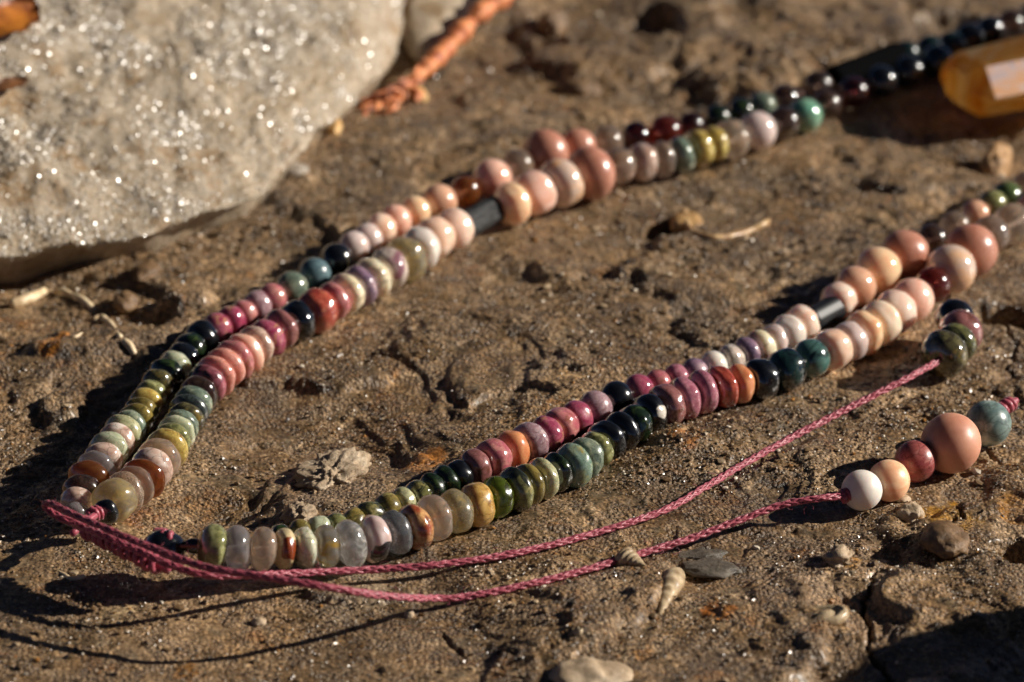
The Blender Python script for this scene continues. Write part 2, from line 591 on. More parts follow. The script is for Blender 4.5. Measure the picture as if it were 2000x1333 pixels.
# ------------------------------------------------------------------ bead layout (photograph pixels, diameter, stone)
RIGHT_FRONT = [
 (414,1069,88,'olive'),(464,1073,84,'smoky'),(515,1072,82,'peachclear'),(555,1073,77,'creamrust'),(594,1071,78,'whitegreen'),
 (639,1069,80,'clearyellow'),(684,1062,87,'clearflake'),(731,1054,88,'pinkblack'),(773,1042,83,'greyclear'),(808,1029,88,'rustcream'),
 (848,1013,88,'peachclear'),(888,998,80,'golden'),(930,986,82,'ochre'),(974,971,78,'peridot'),(1004,958,84,'oliveblack'),
 (1031,947,78,'golive'),(1061,936,79,'sage'),(1086,924,74,'darkgreen'),(1117,911,82,'aqua'),(1144,896,75,'tealgreen'),
 (1163,879,70,'olive'),(1183,862,76,'black'),(1213,846,78,'black'),(1240,829,72,'darkgreen'),(1267,810,78,'blackwhite'),
 (1301,791,82,'mauvebrown'),(1335,778,82,'pinkpurple'),(1371,767,82,'pinkpurple'),(1409,757,80,'redorange'),(1443,751,76,'tanorange'),
 (1483,742,77,'black'),(1536,723,78,'darkteal'),(1585,700,73,'tealeye'),(1628,682,77,'peach'),(1659,667,75,'greypink'),
 (1687,651,80,'orangepeach'),(1717,633,82,'creampeach'),(1744,614,81,'palepeach'),(1781,587,80,'pinkpeach'),(1822,557,68,'redclear'),
 (1858,528,92,'bandpeach'),(1895,490,98,'terracotta'),(1934,455,70,'cleartan'),(1978,440,76,'peachclear'),(2022,412,72,'tanpeach'),
 (2060,380,72,'peach'),(2096,350,72,'cleartan')]
RIGHT_BACK = [
 (548,1048,48,'darkgreen'),(587,1040,50,'golive'),(622,1035,52,'palegreen'),(658,1030,52,'olive'),(692,1021,52,'golive'),
 (724,1008,56,'oliveblack'),(757,995,60,'golive'),(787,981,58,'sage'),(815,970,60,'oliveblack'),(845,956,62,'darkgreen'),
 (869,942,64,'darkgreen'),(894,932,64,'black'),(924,915,70,'mauvebrown'),(962,896,77,'rose'),(1002,878,72,'tanorange'),
 (1033,864,77,'mauveclear'),(1067,848,68,'magenta'),(1093,832,70,'rose'),(1126,817,67,'magenta'),(1161,799,68,'mauveclear'),
 (1203,781,68,'black'),(1249,760,60,'magenta'),(1283,751,56,'rose'),(1320,741,54,'pinkpurple'),(1356,730,56,'purple'),
 (1394,715,58,'white'),(1427,703,60,'creammauve'),(1459,690,60,'purple'),(1486,678,64,'cream'),(1512,667,62,'greypink'),
 (1538,655,70,'white'),(1561,635,72,'palepeach'),('tube',1582,627,1634,599,50,'black'),(1640,590,68,'palepeach'),(1667,562,78,'tanpeach'),
 (1713,528,88,'orangepeach'),(1765,499,93,'terracotta'),(1823,468,60,'brownclear'),(1866,443,58,'cleartan'),(1905,420,56,'tanpeach'),
 (1940,400,56,'olive'),(1966,386,58,'green'),(2005,368,60,'cleartan'),(2046,346,60,'peach')]
LEFT_FRONT = [
 (223,978,82,'golden'),(247,962,80,'peachclear'),(264,950,80,'cleartan'),(279,937,84,'amber'),(294,918,80,'pinkgrey'),
 (310,896,82,'peachclear'),(327,878,80,'yellow'),(337,861,70,'olive'),(344,848,70,'palegreen'),(353,833,68,'tealgreen'),
 (362,819,70,'brownolive'),(368,806,72,'greystripe'),(375,790,72,'tealgreen'),(386,770,72,'brownclear'),(402,752,74,'pinkdark'),
 (420,737,80,'salmon'),(440,720,80,'salmon'),(457,703,78,'rose'),(477,691,80,'pinkpeach'),(498,677,74,'pinkgrey'),
 (521,662,76,'magenta'),(546,645,76,'mauvebrown'),(579,629,76,'black'),(615,608,82,'redorange'),(652,591,74,'rose'),
 (676,574,76,'cream'),(701,560,76,'purple'),(725,544,80,'cream'),(759,527,78,'creammauve'),(792,507,86,'golden'),
 (820,484,80,'white'),(850,465,76,'peach'),(877,452,75,'palepeach'),('tube',906,444,974,406,52,'black'),(1000,399,78,'orangepeach'),
 (1042,379,82,'pinkpeach'),(1094,359,92,'bandpeach'),(1152,339,100,'terracotta'),(1210,322,68,'cleartan'),(1256,317,68,'pinkgrey'),
 (1296,312,66,'cleartan'),(1328,305,68,'tealgreen'),(1364,289,74,'yellow'),(1394,282,68,'yellow'),(1426,276,74,'peachclear'),
 (1478,255,72,'greypink'),(1533,240,62,'brownclear'),(1572,228,64,'mint'),(1612,207,56,'brownclear'),(1667,179,58,'darkred'),
 (1722,160,60,'black'),(1775,140,60,'black'),(1830,120,60,'darkteal')]
LEFT_BACK = [
 (147,1006,52,'smoky'),(150,985,66,'pinkgrey'),(160,964,72,'brownclear'),(172,935,78,'amber'),(188,917,76,'smoky'),
 (201,900,72,'pinkgrey'),(211,881,76,'palegreen'),(227,863,70,'pinkgrey'),(238,849,72,'sage'),(252,834,66,'tealgreen'),
 (265,822,66,'golive'),(276,807,64,'golive'),(284,791,64,'yellow'),(294,773,62,'olive'),(308,754,64,'brownolive'),
 (326,735,68,'darkgreen'),(340,719,64,'palegreen'),(357,701,62,'black'),(372,682,62,'darkgreen'),(392,662,66,'black'),
 (424,641,60,'magenta'),(452,628,58,'magenta'),(477,615,56,'rose'),(499,600,58,'mauveclear'),(530,584,58,'rose'),
 (568,565,62,'tealgreen'),(614,537,62,'slateblue'),(659,508,62,'black'),(692,479,58,'greypink'),(717,469,60,'greypink'),
 (740,450,60,'peach'),(771,432,62,'pinkpeach'),(808,415,62,'orangepeach'),(857,397,68,'tanpeach'),(908,374,58,'amber'),
 (962,350,74,'pinkpeach'),(1010,324,62,'cleartan'),(1062,299,92,'terracotta'),(1130,287,68,'terracotta'),(1188,277,58,'cleartan'),
 (1240,267,56,'darkred'),(1302,259,62,'redclear'),(1348,248,52,'darkred'),(1403,231,52,'darkgreen'),(1448,219,52,'darkgreen'),
 (1488,208,54,'tealgreen'),(1530,197,56,'brownclear'),(1590,172,58,'brownclear'),('tube',1625,156,1755,106,52,'black'),(1780,103,52,'darkteal'),
 (1815,98,56,'darkteal'),(1862,92,54,'darkteal'),(1890,73,56,'black'),(1935,60,54,'black'),(1972,48,52,'brownclear'),(2020,30,56,'black')]  # end beads set to darker stones to suggest the shade there
TASSEL_UP = [(1842,694,88,'brownolive'),(1866,674,80,'oliveblack'),(1875,650,82,'mauvebrown'),(1865,622,72,'black')]
TASSEL_LOW = [(1683,958,75,'whitesatin'),(1736,939,77,'peachsatin'),(1788,901,78,'rosesatin'),(1857,866,110,'bigpeach'),(1930,827,84,'greysilk')]


def layout(spec, lift):
    """bead centres in the world, resting on the ground (plus lift)"""
    out = []
    for i, b in enumerate(spec):
        L = lift(i)
        if b[0] == 'tube':
            _, x0, y0, x1, y1, d, kind = b
            s = px_size(at((x0 + x1) / 2, (y0 + y1) / 2, 0.2))
            r = d * s / 2
            out.append({'c': (at(x0, y0, r + L + 0.05) + at(x1, y1, r + L + 0.05)) / 2, 'r': r, 'k': kind,
                        'ends': (at(x0, y0, r + L + 0.05), at(x1, y1, r + L + 0.05))})
        else:
            x, y, d, kind = b
            r = d * 1.075 * px_size(at(x, y, 0.2)) / 2
            out.append({'c': at(x, y, r + L), 'r': r, 'k': kind, 'ends': None})
    return out


STR = [layout(RIGHT_FRONT, lambda i: 0.17 * max(0, 1 - i / 9.0) ** 1.2),
       layout(RIGHT_BACK, lambda i: 0.10 * max(0, 1 - i / 6.0)),
       layout(LEFT_FRONT, lambda i: 0.0),
       layout(LEFT_BACK, lambda i: 0.0)]
STR[2][0]['th'] = 0.86
for S in STR:
    # even out measuring jitter along each string, then let neighbouring strings make room
    C = [b['c'].copy() for b in S]
    for i in range(1, len(S) - 1):
        if S[i]['ends'] is None:
            S[i]['c'] = C[i] * 0.64 + (C[i - 1] + C[i + 1]) * 0.18
for it in range(6):
    for f, k in ((0, 1), (2, 3)):
        for a in STR[f]:
            for b in STR[k]:
                d = b['c'] - a['c']
                need = (a['r'] + b['r']) * 0.93
                L = d.length
                if L < need:
                    dh = Vector((d.x, d.y, 0))
                    dh.normalize()
                    b['c'] += dh * (need - L) * 0.3
                    a['c'] -= dh * (need - L) * 0.1


def lift_chain(spec, extra):
    return layout(spec, lambda i: extra[i])


TU = lift_chain(TASSEL_UP, [0.0, 0.02, 0.05, 0.06])
TL = lift_chain(TASSEL_LOW, [0, 0, 0, 0, 0.02])

CORD_UP = [(1832,706,.26),(1780,735,.27),(1720,766,.22),(1640,806,.15),(1540,858,.09),(1450,908,.07),(1370,956,.07),(1290,1000,.07),(1150,1045,.06),
           (1000,1082,.07),(850,1104,.10),(740,1112,.12),(640,1117,.18),(560,1121,.26),(480,1124,.36),(400,1123,.44),(330,1103,.49),(262,1073,.52),(205,1048,.52),(160,1030,.47)]
CORD_LOW = [(1655,969,.20),(1600,974,.24),(1530,986,.21),(1430,1022,.13),(1340,1055,.08),(1250,1082,.06),(1120,1120,.06),(1000,1149,.05),
            (900,1167,.05),(850,1169,.09),(800,1168,.26),(740,1163,.42),(680,1154,.56),(600,1141,.66),(500,1125,.68),(400,1108,.68),(300,1072,.69),
            (200,1030,.70),(140,1004,.69),(100,985,.67),(88,988,.61),(104,1004,.56),(135,1018,.53),(165,1022,.50),(178,1030,.44)]
cord_up_pts = [at(*p) for p in CORD_UP]
cord_low_pts = [at(*p) for p in CORD_LOW]

# ------------------------------------------------------------------ ground
def axis(lo, hi, step, far):
    core = np.arange(lo, hi + step / 2, step)
    g, s = [], step
    p = 0.0
    while p < far:
        s *= 1.22
        p += s
        g.append(p)
    g = np.array(g)
    return np.concatenate([lo - g[::-1], core, hi + g])


GX = axis(-7.2, 7.2, 0.0185, 120)
GY = axis(-7.7, 11.6, 0.031, 120)
X, Y = np.meshgrid(GX, GY)


def seg_dist(X, Y, pts):
    d = np.full(X.shape, 1e9)
    for (x0, y0), (x1, y1) in zip(pts[:-1], pts[1:]):
        dx, dy = x1 - x0, y1 - y0
        t = np.clip(((X - x0) * dx + (Y - y0) * dy) / (dx * dx + dy * dy + 1e-9), 0, 1)
        d = np.minimum(d, np.hypot(X - x0 - t * dx, Y - y0 - t * dy))
    return d


def gp(px, py):
    p = at(px, py, 0)
    return (p.x, p.y)


def base_height(X, Y):
    # warped coordinates give flaky, wandering ledges
    wx = X + 0.5 * fbm2(X * 0.5 + 3, Y * 0.5, 3)
    wy = Y + 0.5 * fbm2(X * 0.5 - 9, Y * 0.5 + 4, 3)
    low = 0.10 * fbm2(wx * 0.30 + 2, wy * 0.34 + 7, 3)
    q = (fbm2(wx * 0.55 + 20, wy * 0.75 + 5, 4)) * 3.0
    fl = np.floor(q)
    fr = q - fl
    terr = (fl + smooth(0.72, 0.98, fr)) * 0.026
    mid = 0.020 * fbm2(wx * 1.7, wy * 2.1 + 3, 3)
    rg = 1 - np.abs(fbm2(X * 2.6 + 40, Y * 3.4, 3))
    rid = 0.004 * rg
    patch = smooth(-0.25, 0.55, fbm2(X * 0.8 + 60, Y * 0.9, 3))
    fine = (0.003 + 0.007 * patch) * fbm2(X * 7, Y * 8, 3) + (0.004 + 0.005 * patch) * fbm2(X * 19, Y * 21, 2)
    pit = -0.02 * smooth(0.72, 1.1, fbm2(X * 3.3 + 12, Y * 3.7 - 8, 3))
    return low + terr + mid + rid + pit - 0.05, fine * (0.35 + 0.65 * smooth(-0.5, 0.35, fbm2(X * 0.55 - 30, Y * 0.45 + 11, 3)))


H, FINE = base_height(X, Y)
# broken plates: each has its own tilt and level
pr_ = np.random.default_rng(12)
NP = 150
sx, sy = pr_.uniform(-7.5, 7.5, NP), pr_.uniform(-8, 12, NP)
ta, tb, tc_ = pr_.normal(0, 0.075, NP), pr_.normal(0, 0.06, NP), pr_.normal(0, 0.032, NP)
PX = X + 0.35 * fbm2(X * 0.9, Y * 0.8 + 50, 4) + 0.05 * fbm2(X * 6, Y * 6, 2)
PY = Y + 0.45 * fbm2(X * 0.9 + 70, Y * 0.8, 4) + 0.06 * fbm2(X * 6 + 9, Y * 6, 2)
best = np.full(X.shape, 1e9)
PLATE = np.zeros(X.shape)
for k in range(NP):
    d_ = (PX - sx[k]) ** 2 + ((PY - sy[k]) * 0.75) ** 2
    m_ = d_ < best
    best = np.where(m_, d_, best)
    PLATE = np.where(m_, ta[k] * (PX - sx[k]) + tb[k] * (PY - sy[k]) + tc_[k], PLATE)
for _ in range(9):
    PLATE[1:-1, 1:-1] = (2 * PLATE[1:-1, 1:-1] + PLATE[:-2, 1:-1] + PLATE[2:, 1:-1] + PLATE[1:-1, :-2] + PLATE[1:-1, 2:]) / 6
CALM = 1 - 0.8 * smooth(0.2, -1.2, X) * smooth(-3.6, -4.8, Y)
H = H * CALM - 0.03 * (1 - CALM)
H = H + 0.5 * CALM * PLATE * (np.abs(X) < 9) * (np.abs(Y - 2) < 12)
# the stone lies flat under the strings and cords
core = (np.abs(X) < 9) & (np.abs(Y - 2) < 12)
dist = np.full(X.shape, 1e9)
Xs, Ys = X[core], Y[core]
ds = np.full(Xs.shape, 1e9)
for S, pad in ((STR[0], 0), (STR[1], 0), (STR[2], 0), (STR[3], 0), (TU, 0), (TL, 0)):
    ds = np.minimum(ds, seg_dist(Xs, Ys, [(b['c'].x, b['c'].y) for b in S]))
dc = np.minimum(seg_dist(Xs, Ys, [(p.x, p.y) for p in cord_up_pts]), seg_dist(Xs, Ys, [(p.x, p.y) for p in cord_low_pts]))
hb = H[core]
keep = smooth(0.05, 0.75, ds)
hb = hb * (0.22 + 0.78 * keep) - 0.012 * (1 - keep)
hb = np.where(ds < 0.45, np.minimum(hb, 0.012 + 0.4 * np.maximum(ds - 0.1, 0)), hb)
hb = np.where(dc < 0.35, np.minimum(hb, 0.0 + 0.5 * dc), hb)


def lump(px, py, rx, ry, amp, rot=0.0, sharp=1.0):
    x0, y0 = gp(px, py)
    c, s = math.cos(rot), math.sin(rot)
    u = ((Xs - x0) * c + (Ys - y0) * s) / rx
    v = (-(Xs - x0) * s + (Ys - y0) * c) / (ry * 1.45)
    r = np.sqrt(u * u + v * v) + 0.22 * fbm2(Xs * 2.2 + px, Ys * 2.2, 3)
    return amp * (1 - smooth(1 - 0.55 / sharp, 1.0, r))


def crack(pts, depth, wd):
    P = [gp(*p) for p in pts]
    wob = 0.05 * fbm2(Xs * 3, Ys * 3, 2) + 0.03 * fbm2(Xs * 11, Ys * 11, 2)
    d = seg_dist(Xs + wob, Ys - wob, P) / (0.75 + 0.4 * fbm2(Xs * 4, Ys * 4, 2))
    return -depth * (1 - smooth(wd * 0.4, wd, d))


hb = hb + crack([(1712,1130),(1690,1180),(1705,1235),(1700,1280),(1745,1340)], 0.13, 0.035)
hb = hb + crack([(1880,985),(1868,1010),(1850,1040)], 0.09, 0.03)
hb = hb + crack([(1930,880),(1960,910),(2010,935)], 0.07, 0.03)
hb = hb + crack([(1975,625),(1985,680),(1970,730)], 0.08, 0.04)
hb = hb + crack([(870,1230),(910,1275),(960,1262),(1010,1290)], 0.05, 0.025)
hb = hb + crack([(640,1185),(560,1200),(480,1196),(380,1205)], 0.04, 0.02)
hb = hb + crack([(980,1255),(1060,1290),(1150,1230)], 0.03, 0.02)
hb = hb + lump(1965, 600, 0.42, 0.28, -0.34, 0.1, 2.0)                   # the black hollow at the right edge
hb = hb + lump(1308, 428, 0.30, 0.22, -0.28, 0.0, 2.0)
hb = hb + lump(1985, 1068, 0.36, 0.16, -0.30, 0.1, 2.0)
hb = hb + lump(1275, 45, 0.5, 0.5, -0.26)
hb = hb + lump(1845, 30, 0.55, 0.35, -0.2)
hb = hb + lump(1700, 690, 0.60, 0.16, -0.10, 0.45)
hb = hb + lump(1310, 860, 0.30, 0.22, 0.07)
hb = hb + lump(360, 590, 0.40, 0.22, 0.13, 0.3, 1.4)
hb = hb + lump(180, 690, 0.75, 0.30, 0.10, -0.2, 1.4)
hb = hb + lump(120, 790, 0.30, 0.25, 0.12, 0, 1.4)
hb = hb + lump(640, 725, 0.9, 0.25, 0.09, 0.1, 5.0)
hb = hb + lump(1000, 790, 0.5, 0.2, -0.06, 0.2, 4.0)
hb = hb + lump(700, 1160, 0.5, 0.10, 0.06, 0.0, 4.0)
hb = hb + lump(1060, 1270, 0.6, 0.25, 0.04, 0.4, 2.5)
hb = hb + lump(1500, 640, 1.1, 0.4, 0.06, 0.2, 4.0)
hb = hb + lump(1160, 720, 0.7, 0.2, 0.05, 0.1, 5.0)
hb = hb + lump(1410, 560, 0.8, 0.5, 0.05)
hb = hb + lump(1180, 105, 1.3, 0.7, 0.16, 0.2)
hb = hb + lump(1450, 165, 1.0, 0.5, 0.14, 0.3)
hb = hb + lump(1850, 340, 0.9, 0.25, 0.10, 0.15, 1.5)
hb = hb + lump(1600, 1130, 1.2, 0.45, 0.06)
hb = hb + lump(1860, 1160, 0.9, 0.5, 0.10, 0.2, 1.6)
hb = hb + lump(1830, 1060, 0.3, 0.14, 0.06)
H[core] = hb
H = np.where(core, H, H * 0.6) + FINE


def ground_z(x, y):
    i = int(np.clip(np.searchsorted(GX, x) - 1, 0, len(GX) - 2))
    j = int(np.clip(np.searchsorted(GY, y) - 1, 0, len(GY) - 2))
    fx = (x - GX[i]) / (GX[i + 1] - GX[i])
    fy = (y - GY[j]) / (GY[j + 1] - GY[j])
    return float((H[j, i] * (1 - fx) + H[j, i + 1] * fx) * (1 - fy) + (H[j + 1, i] * (1 - fx) + H[j + 1, i + 1] * fx) * fy)


def ground_hit(px, py):
    h = 0.0
    for _ in range(8):
        p = at(px, py, h)
        h = 0.4 * h + 0.6 * ground_z(p.x, p.y)
    return Vector((p.x, p.y, ground_z(p.x, p.y)))


def ground_z_many(x, y):
    i = np.clip(np.searchsorted(GX, x) - 1, 0, len(GX) - 2)
    j = np.clip(np.searchsorted(GY, y) - 1, 0, len(GY) - 2)
    fx = (x - GX[i]) / (GX[i + 1] - GX[i])
    fy = (y - GY[j]) / (GY[j + 1] - GY[j])
    return (H[j, i] * (1 - fx) + H[j, i + 1] * fx) * (1 - fy) + (H[j + 1, i] * (1 - fx) + H[j + 1, i + 1] * fx) * fy


ny, nx = X.shape
V = np.stack([X, Y, H], axis=-1).reshape(-1, 3)
ii = (np.arange(ny - 1)[:, None] * nx + np.arange(nx - 1)[None, :])
Q = np.stack([ii, ii + 1, ii + nx + 1, ii + nx], axis=-1).reshape(-1, 4)
gme = make_mesh('ground', V, Q)
# mineral stains: rust, ochre lichen and pale shell crust, each with a shape of its own
STAINS = [(1835,1010,.30,(178,128,40),.95),(1905,1022,.14,(184,136,52),.9),(1990,995,.22,(160,108,30),.85),(1850,1052,.12,(150,90,40),.7),(1660,1098,.16,(186,130,50),.8),
          (1390,1195,.10,(176,104,40),.9),(1415,1205,.10,(190,120,50),.9),(365,1305,.12,(176,120,50),.7),(830,900,.22,(176,112,44),.8),
          (700,830,.35,(140,100,60),.5),(815,905,.14,(190,120,40),.8),(105,692,.14,(190,120,40),.8),(90,490,.2,(150,90,40),.6),
          (265,1000,.20,(150,92,44),.7),(640,930,.5,(170,140,110),.45),(1340,880,.16,(170,104,40),.7),(1520,1110,.4,(190,160,130),.45),
          (1620,1140,.7,(180,150,124),.35),(1000,900,.2,(150,130,110),.4),(1500,620,.5,(140,104,70),.4),(1100,130,.8,(150,112,66),.4),
          (690,1150,.3,(190,166,136),.6),(740,1165,.26,(196,172,142),.6),(330,1240,.5,(170,140,106),.5),(230,1190,.16,(214,184,140),.8),(150,1150,.5,(160,134,104),.4),
          (1265,1275,.12,(170,116,50),.7),(980,1305,.1,(180,120,50),.7),(745,400,.3,(120,90,64),.4),(1020,85,.7,(96,66,38),.5),(1560,400,.5,(150,114,74),.4)]
col = np.zeros((len(V), 4), dtype=np.float32)
for (px, py, r, c, a) in STAINS:
    x0, y0 = gp(px, py)
    m = (np.abs(V[:, 0] - x0) < 2.2 * r) & (np.abs(V[:, 1] - y0) < 3.0 * r)
    vx, vy = V[m, 0], V[m, 1]
    d = np.hypot(vx - x0, (vy - y0) * 0.7) / r + 0.55 * fbm2(vx * 3.1 / max(r, .2) * .4 + px, vy * 3.1 / max(r, .2) * .4, 4)
    k = a * (1 - smooth(0.7, 1.0, d)) * (0.6 + 0.4 * smooth(-0.5, 0.4, fbm2(vx * 9, vy * 9, 3)))
    cl = np.array(lin(c)) * 0.9
    cc = col[m]
    na = np.maximum(k, 1e-6)[:, None]
    old = cc[:, 3:4]
    cc[:, :3] = np.where(na >= old, cl[None, :], cc[:, :3])
    cc[:, 3:4] = np.maximum(old, na)
    col[m] = cc
at_ = gme.color_attributes.new('stain', 'FLOAT_COLOR', 'POINT')
at_.data.foreach_set('color', col.ravel())


def ground_mat():
    m, t, b = new_mat('brown_flaky_stone')
    tc = node(t, 'ShaderNodeTexCoord')
    P = tc.outputs['Object']
    n1 = node(t, 'ShaderNodeTexNoise', Scale=0.75, Detail=10.0, Roughness=0.62, Distortion=0.8)
    n2 = node(t, 'ShaderNodeTexNoise', Scale=3.2, Detail=9.0, Roughness=0.72, Distortion=0.4)
    n3 = node(t, 'ShaderNodeTexNoise', Scale=20.0, Detail=5.0, Roughness=0.72)
    n4 = node(t, 'ShaderNodeTexNoise', Scale=1.7, Detail=6.0, Roughness=0.6, Distortion=1.5)
    vo = node(t, 'ShaderNodeTexVoronoi', Scale=9.0, Randomness=1.0)
    for n in (n1, n2, n3, n4, vo):
        t.links.new(P, n.inputs['Vector'])
    c1 = ramp(t, [(0.36, rgba((82, 70, 56))), (0.45, rgba((152, 120, 82))), (0.53, rgba((124, 104, 82))), (0.64, rgba((200, 170, 134)))], n1.outputs[0])
    c2 = ramp(t, [(0.36, rgba((66, 54, 40))), (0.46, rgba((142, 116, 84))), (0.56, rgba((170, 142, 108))), (0.66, rgba((222, 198, 166)))], n2.outputs[0])
    col = mixc(t, 0.55, c1.outputs[0], c2.outputs[0])
    och = ramp(t, [(0.57, (0, 0, 0, 1)), (0.70, (0.7, 0.7, 0.7, 1))], n4.outputs[0])
    col = mixc(t, och.outputs[0], col, rgba((164, 112, 52)))
    gre = ramp(t, [(0.32, (0.75, 0.75, 0.75, 1)), (0.45, (0, 0, 0, 1))], n4.outputs[0])
    col = mixc(t, gre.outputs[0], col, rgba((100, 94, 80)))
    sp = ramp(t, [(0.36, (0.20, 0.18, 0.15, 1)), (0.45, (0.72, 0.70, 0.67, 1)), (0.54, (1.05, 1.05, 1.05, 1)), (0.64, (2.1, 2.05, 1.95, 1))], n3.outputs[0])
    col = mixc(t, 0.85, col, sp.outputs[0], 'MULTIPLY')
    # pale shell crumbs
    vr = ramp(t, [(0.0, (1, 1, 1, 1)), (0.10, (1, 1, 1, 1)), (0.15, (0, 0, 0, 1))], vo.outputs['Distance'])
    vs = node(t, 'ShaderNodeSeparateColor')
    t.links.new(vo.outputs['Color'], vs.inputs[0])
    gt = node(t, 'ShaderNodeMath', operation='GREATER_THAN')
    gt.inputs[1].default_value = 0.72
    t.links.new(vs.outputs[0], gt.inputs[0])
    mm = node(t, 'ShaderNodeMath', operation='MULTIPLY')
    t.links.new(gt.outputs[0], mm.inputs[0])
    t.links.new(vr.outputs[0], mm.inputs[1])
    col = mixc(t, mm.outputs[0], col, rgba((206, 184, 152)))
    n5 = node(t, 'ShaderNodeTexNoise', Scale=0.42, Detail=4.0, Roughness=0.6, Distortion=0.6)
    t.links.new(P, n5.inputs['Vector'])
    big = ramp(t, [(0.38, (0.56, 0.53, 0.50, 1)), (0.50, (0.84, 0.79, 0.71, 1)), (0.62, (1.06, 0.98, 0.86, 1))], n5.outputs[0])
    col = mixc(t, 1.0, col, big.outputs[0], 'MULTIPLY')
    a = node(t, 'ShaderNodeAttribute', attribute_name='stain')
    st = mixc(t, 0.75, a.outputs['Color'], sp.outputs[0], 'MULTIPLY')
    col = mixc(t, a.outputs['Alpha'], col, st)
    t.links.new(col, b.inputs['Base Color'])
    rr = ramp(t, [(0.36, (0.26,) * 3 + (1,)), (0.60, (0.62,) * 3 + (1,))], n2.outputs[0])
    t.links.new(rr.outputs[0], b.inputs['Roughness'])
    # damp patches
    wet = ramp(t, [(0.42, (0.05,) * 3 + (1,)), (0.62, (0.55,) * 3 + (1,))], n1.outputs[0])
    t.links.new(wet.outputs[0], b.inputs['Coat Weight'])
    b.inputs['Coat Roughness'].default_value = 0.24
    b.inputs['Coat IOR'].default_value = 1.36
    vg = node(t, 'ShaderNodeTexVoronoi', Scale=24.0, Randomness=1.0)
    t.links.new(P, vg.inputs['Vector'])
    hs = node(t, 'ShaderNodeMath', operation='SUBTRACT')
    t.links.new(n3.outputs[0], hs.inputs[0])
    t.links.new(vg.outputs['Distance'], hs.inputs[1])
    bp = node(t, 'ShaderNodeBump', Strength=0.9, Distance=0.075)
    bs = ramp(t, [(0.42, (0.22,) * 3 + (1,)), (0.57, (1.0,) * 3 + (1,))], n4.outputs[0])
    t.links.new(bs.outputs[0], bp.inputs['Strength'])
    t.links.new(hs.outputs[0], bp.inputs['Height'])
    t.links.new(bp.outputs[0], b.inputs['Normal'])
    return m


ground = obj('ground', gme, ground_mat())
tag(ground, 'rough brown stone ground flecked with rust and pale shell crumbs', kind='structure')

# ------------------------------------------------------------------ loose grains on the ground
def scatter_grains(name, n, smin, smax, palette, dens, faces='octa', flat=0.7, mat=None, sm=False):
    """n small angular grains lying on the ground, joined into one mesh"""
    xs = np.empty(0)
    ys = np.empty(0)
    while len(xs) < n:
        x = rng.uniform(-7.2, 7.2, n)
        y = rng.uniform(-7.6, 11.2, n)
        k = rng.uniform(0, 1, n) < dens(x, y)
        # keep what can be seen: a wedge that widens away from the camera
        k &= np.abs(x) < 4.85 + (y + 7.6) * 0.115
        xs = np.concatenate([xs, x[k]])
        ys = np.concatenate([ys, y[k]])
    xs, ys = xs[:n], ys[:n]
    sz = smin * (smax / smin) ** (rng.uniform(0, 1, n) ** 2.2)
    zs = ground_z_many(xs, ys)
    if faces == 'octa':
        B = np.array([(1,0,0),(-1,0,0),(0,1,0),(0,-1,0),(0,0,1),(0,0,-1)], dtype=float)
        F = np.array([(0,2,4),(2,1,4),(1,3,4),(3,0,4),(2,0,5),(1,2,5),(3,1,5),(0,3,5)])
    else:
        g = (1 + 5 ** 0.5) / 2
        B = np.array([(-1,g,0),(1,g,0),(-1,-g,0),(1,-g,0),(0,-1,g),(0,1,g),(0,-1,-g),(0,1,-g),(g,0,-1),(g,0,1),(-g,0,-1),(-g,0,1)], dtype=float)
        B /= np.linalg.norm(B[0])
        F = np.array([(0,11,5),(0,5,1),(0,1,7),(0,7,10),(0,10,11),(1,5,9),(5,11,4),(11,10,2),(10,7,6),(7,1,8),(3,9,4),(3,4,2),(3,2,6),(3,6,8),(3,8,9),(4,9,5),(2,4,11),(6,2,10),(8,6,7),(9,8,1)])
    P = B[None] * rng.uniform(0.6, 1.25, (n, len(B), 1)) * rng.uniform(0.6, 1.2, (n, 1, 3))
    q = rng.normal(size=(n, 4))
    q /= np.linalg.norm(q, axis=1)[:, None]
    w_, x_, y_, z_ = q.T
    R = np.stack([1-2*(y_*y_+z_*z_), 2*(x_*y_-z_*w_), 2*(x_*z_+y_*w_), 2*(x_*y_+z_*w_), 1-2*(x_*x_+z_*z_), 2*(y_*z_-x_*w_),
                  2*(x_*z_-y_*w_), 2*(y_*z_+x_*w_), 1-2*(x_*x_+y_*y_)], 1).reshape(n, 3, 3)
    P = np.einsum('nij,nvj->nvi', R, P)
    P[..., 2] *= flat
    P = P * sz[:, None, None] / 2
    P[..., 0] += xs[:, None]
    P[..., 1] += ys[:, None]
    P[..., 2] += (zs + sz * 0.16)[:, None]
    T = (F[None] + (np.arange(n) * len(B))[:, None, None]).reshape(-1, 3)
    me = make_mesh(name, P.reshape(-1, 3), None, T, sm)
    pal = np.array([lin(c) for c, _ in palette])
    wt = np.array([k for _, k in palette], dtype=float)
    c = pal[rng.choice(len(pal), n, p=wt / wt.sum())] * rng.uniform(0.6, 1.15, (n, 1))
    c4 = np.concatenate([np.repeat(c, len(B), axis=0), np.ones((n * len(B), 1))], axis=1).astype(np.float32)
    ca = me.color_attributes.new('tint', 'FLOAT_COLOR', 'POINT')
    ca.data.foreach_set('color', c4.ravel())
    return me


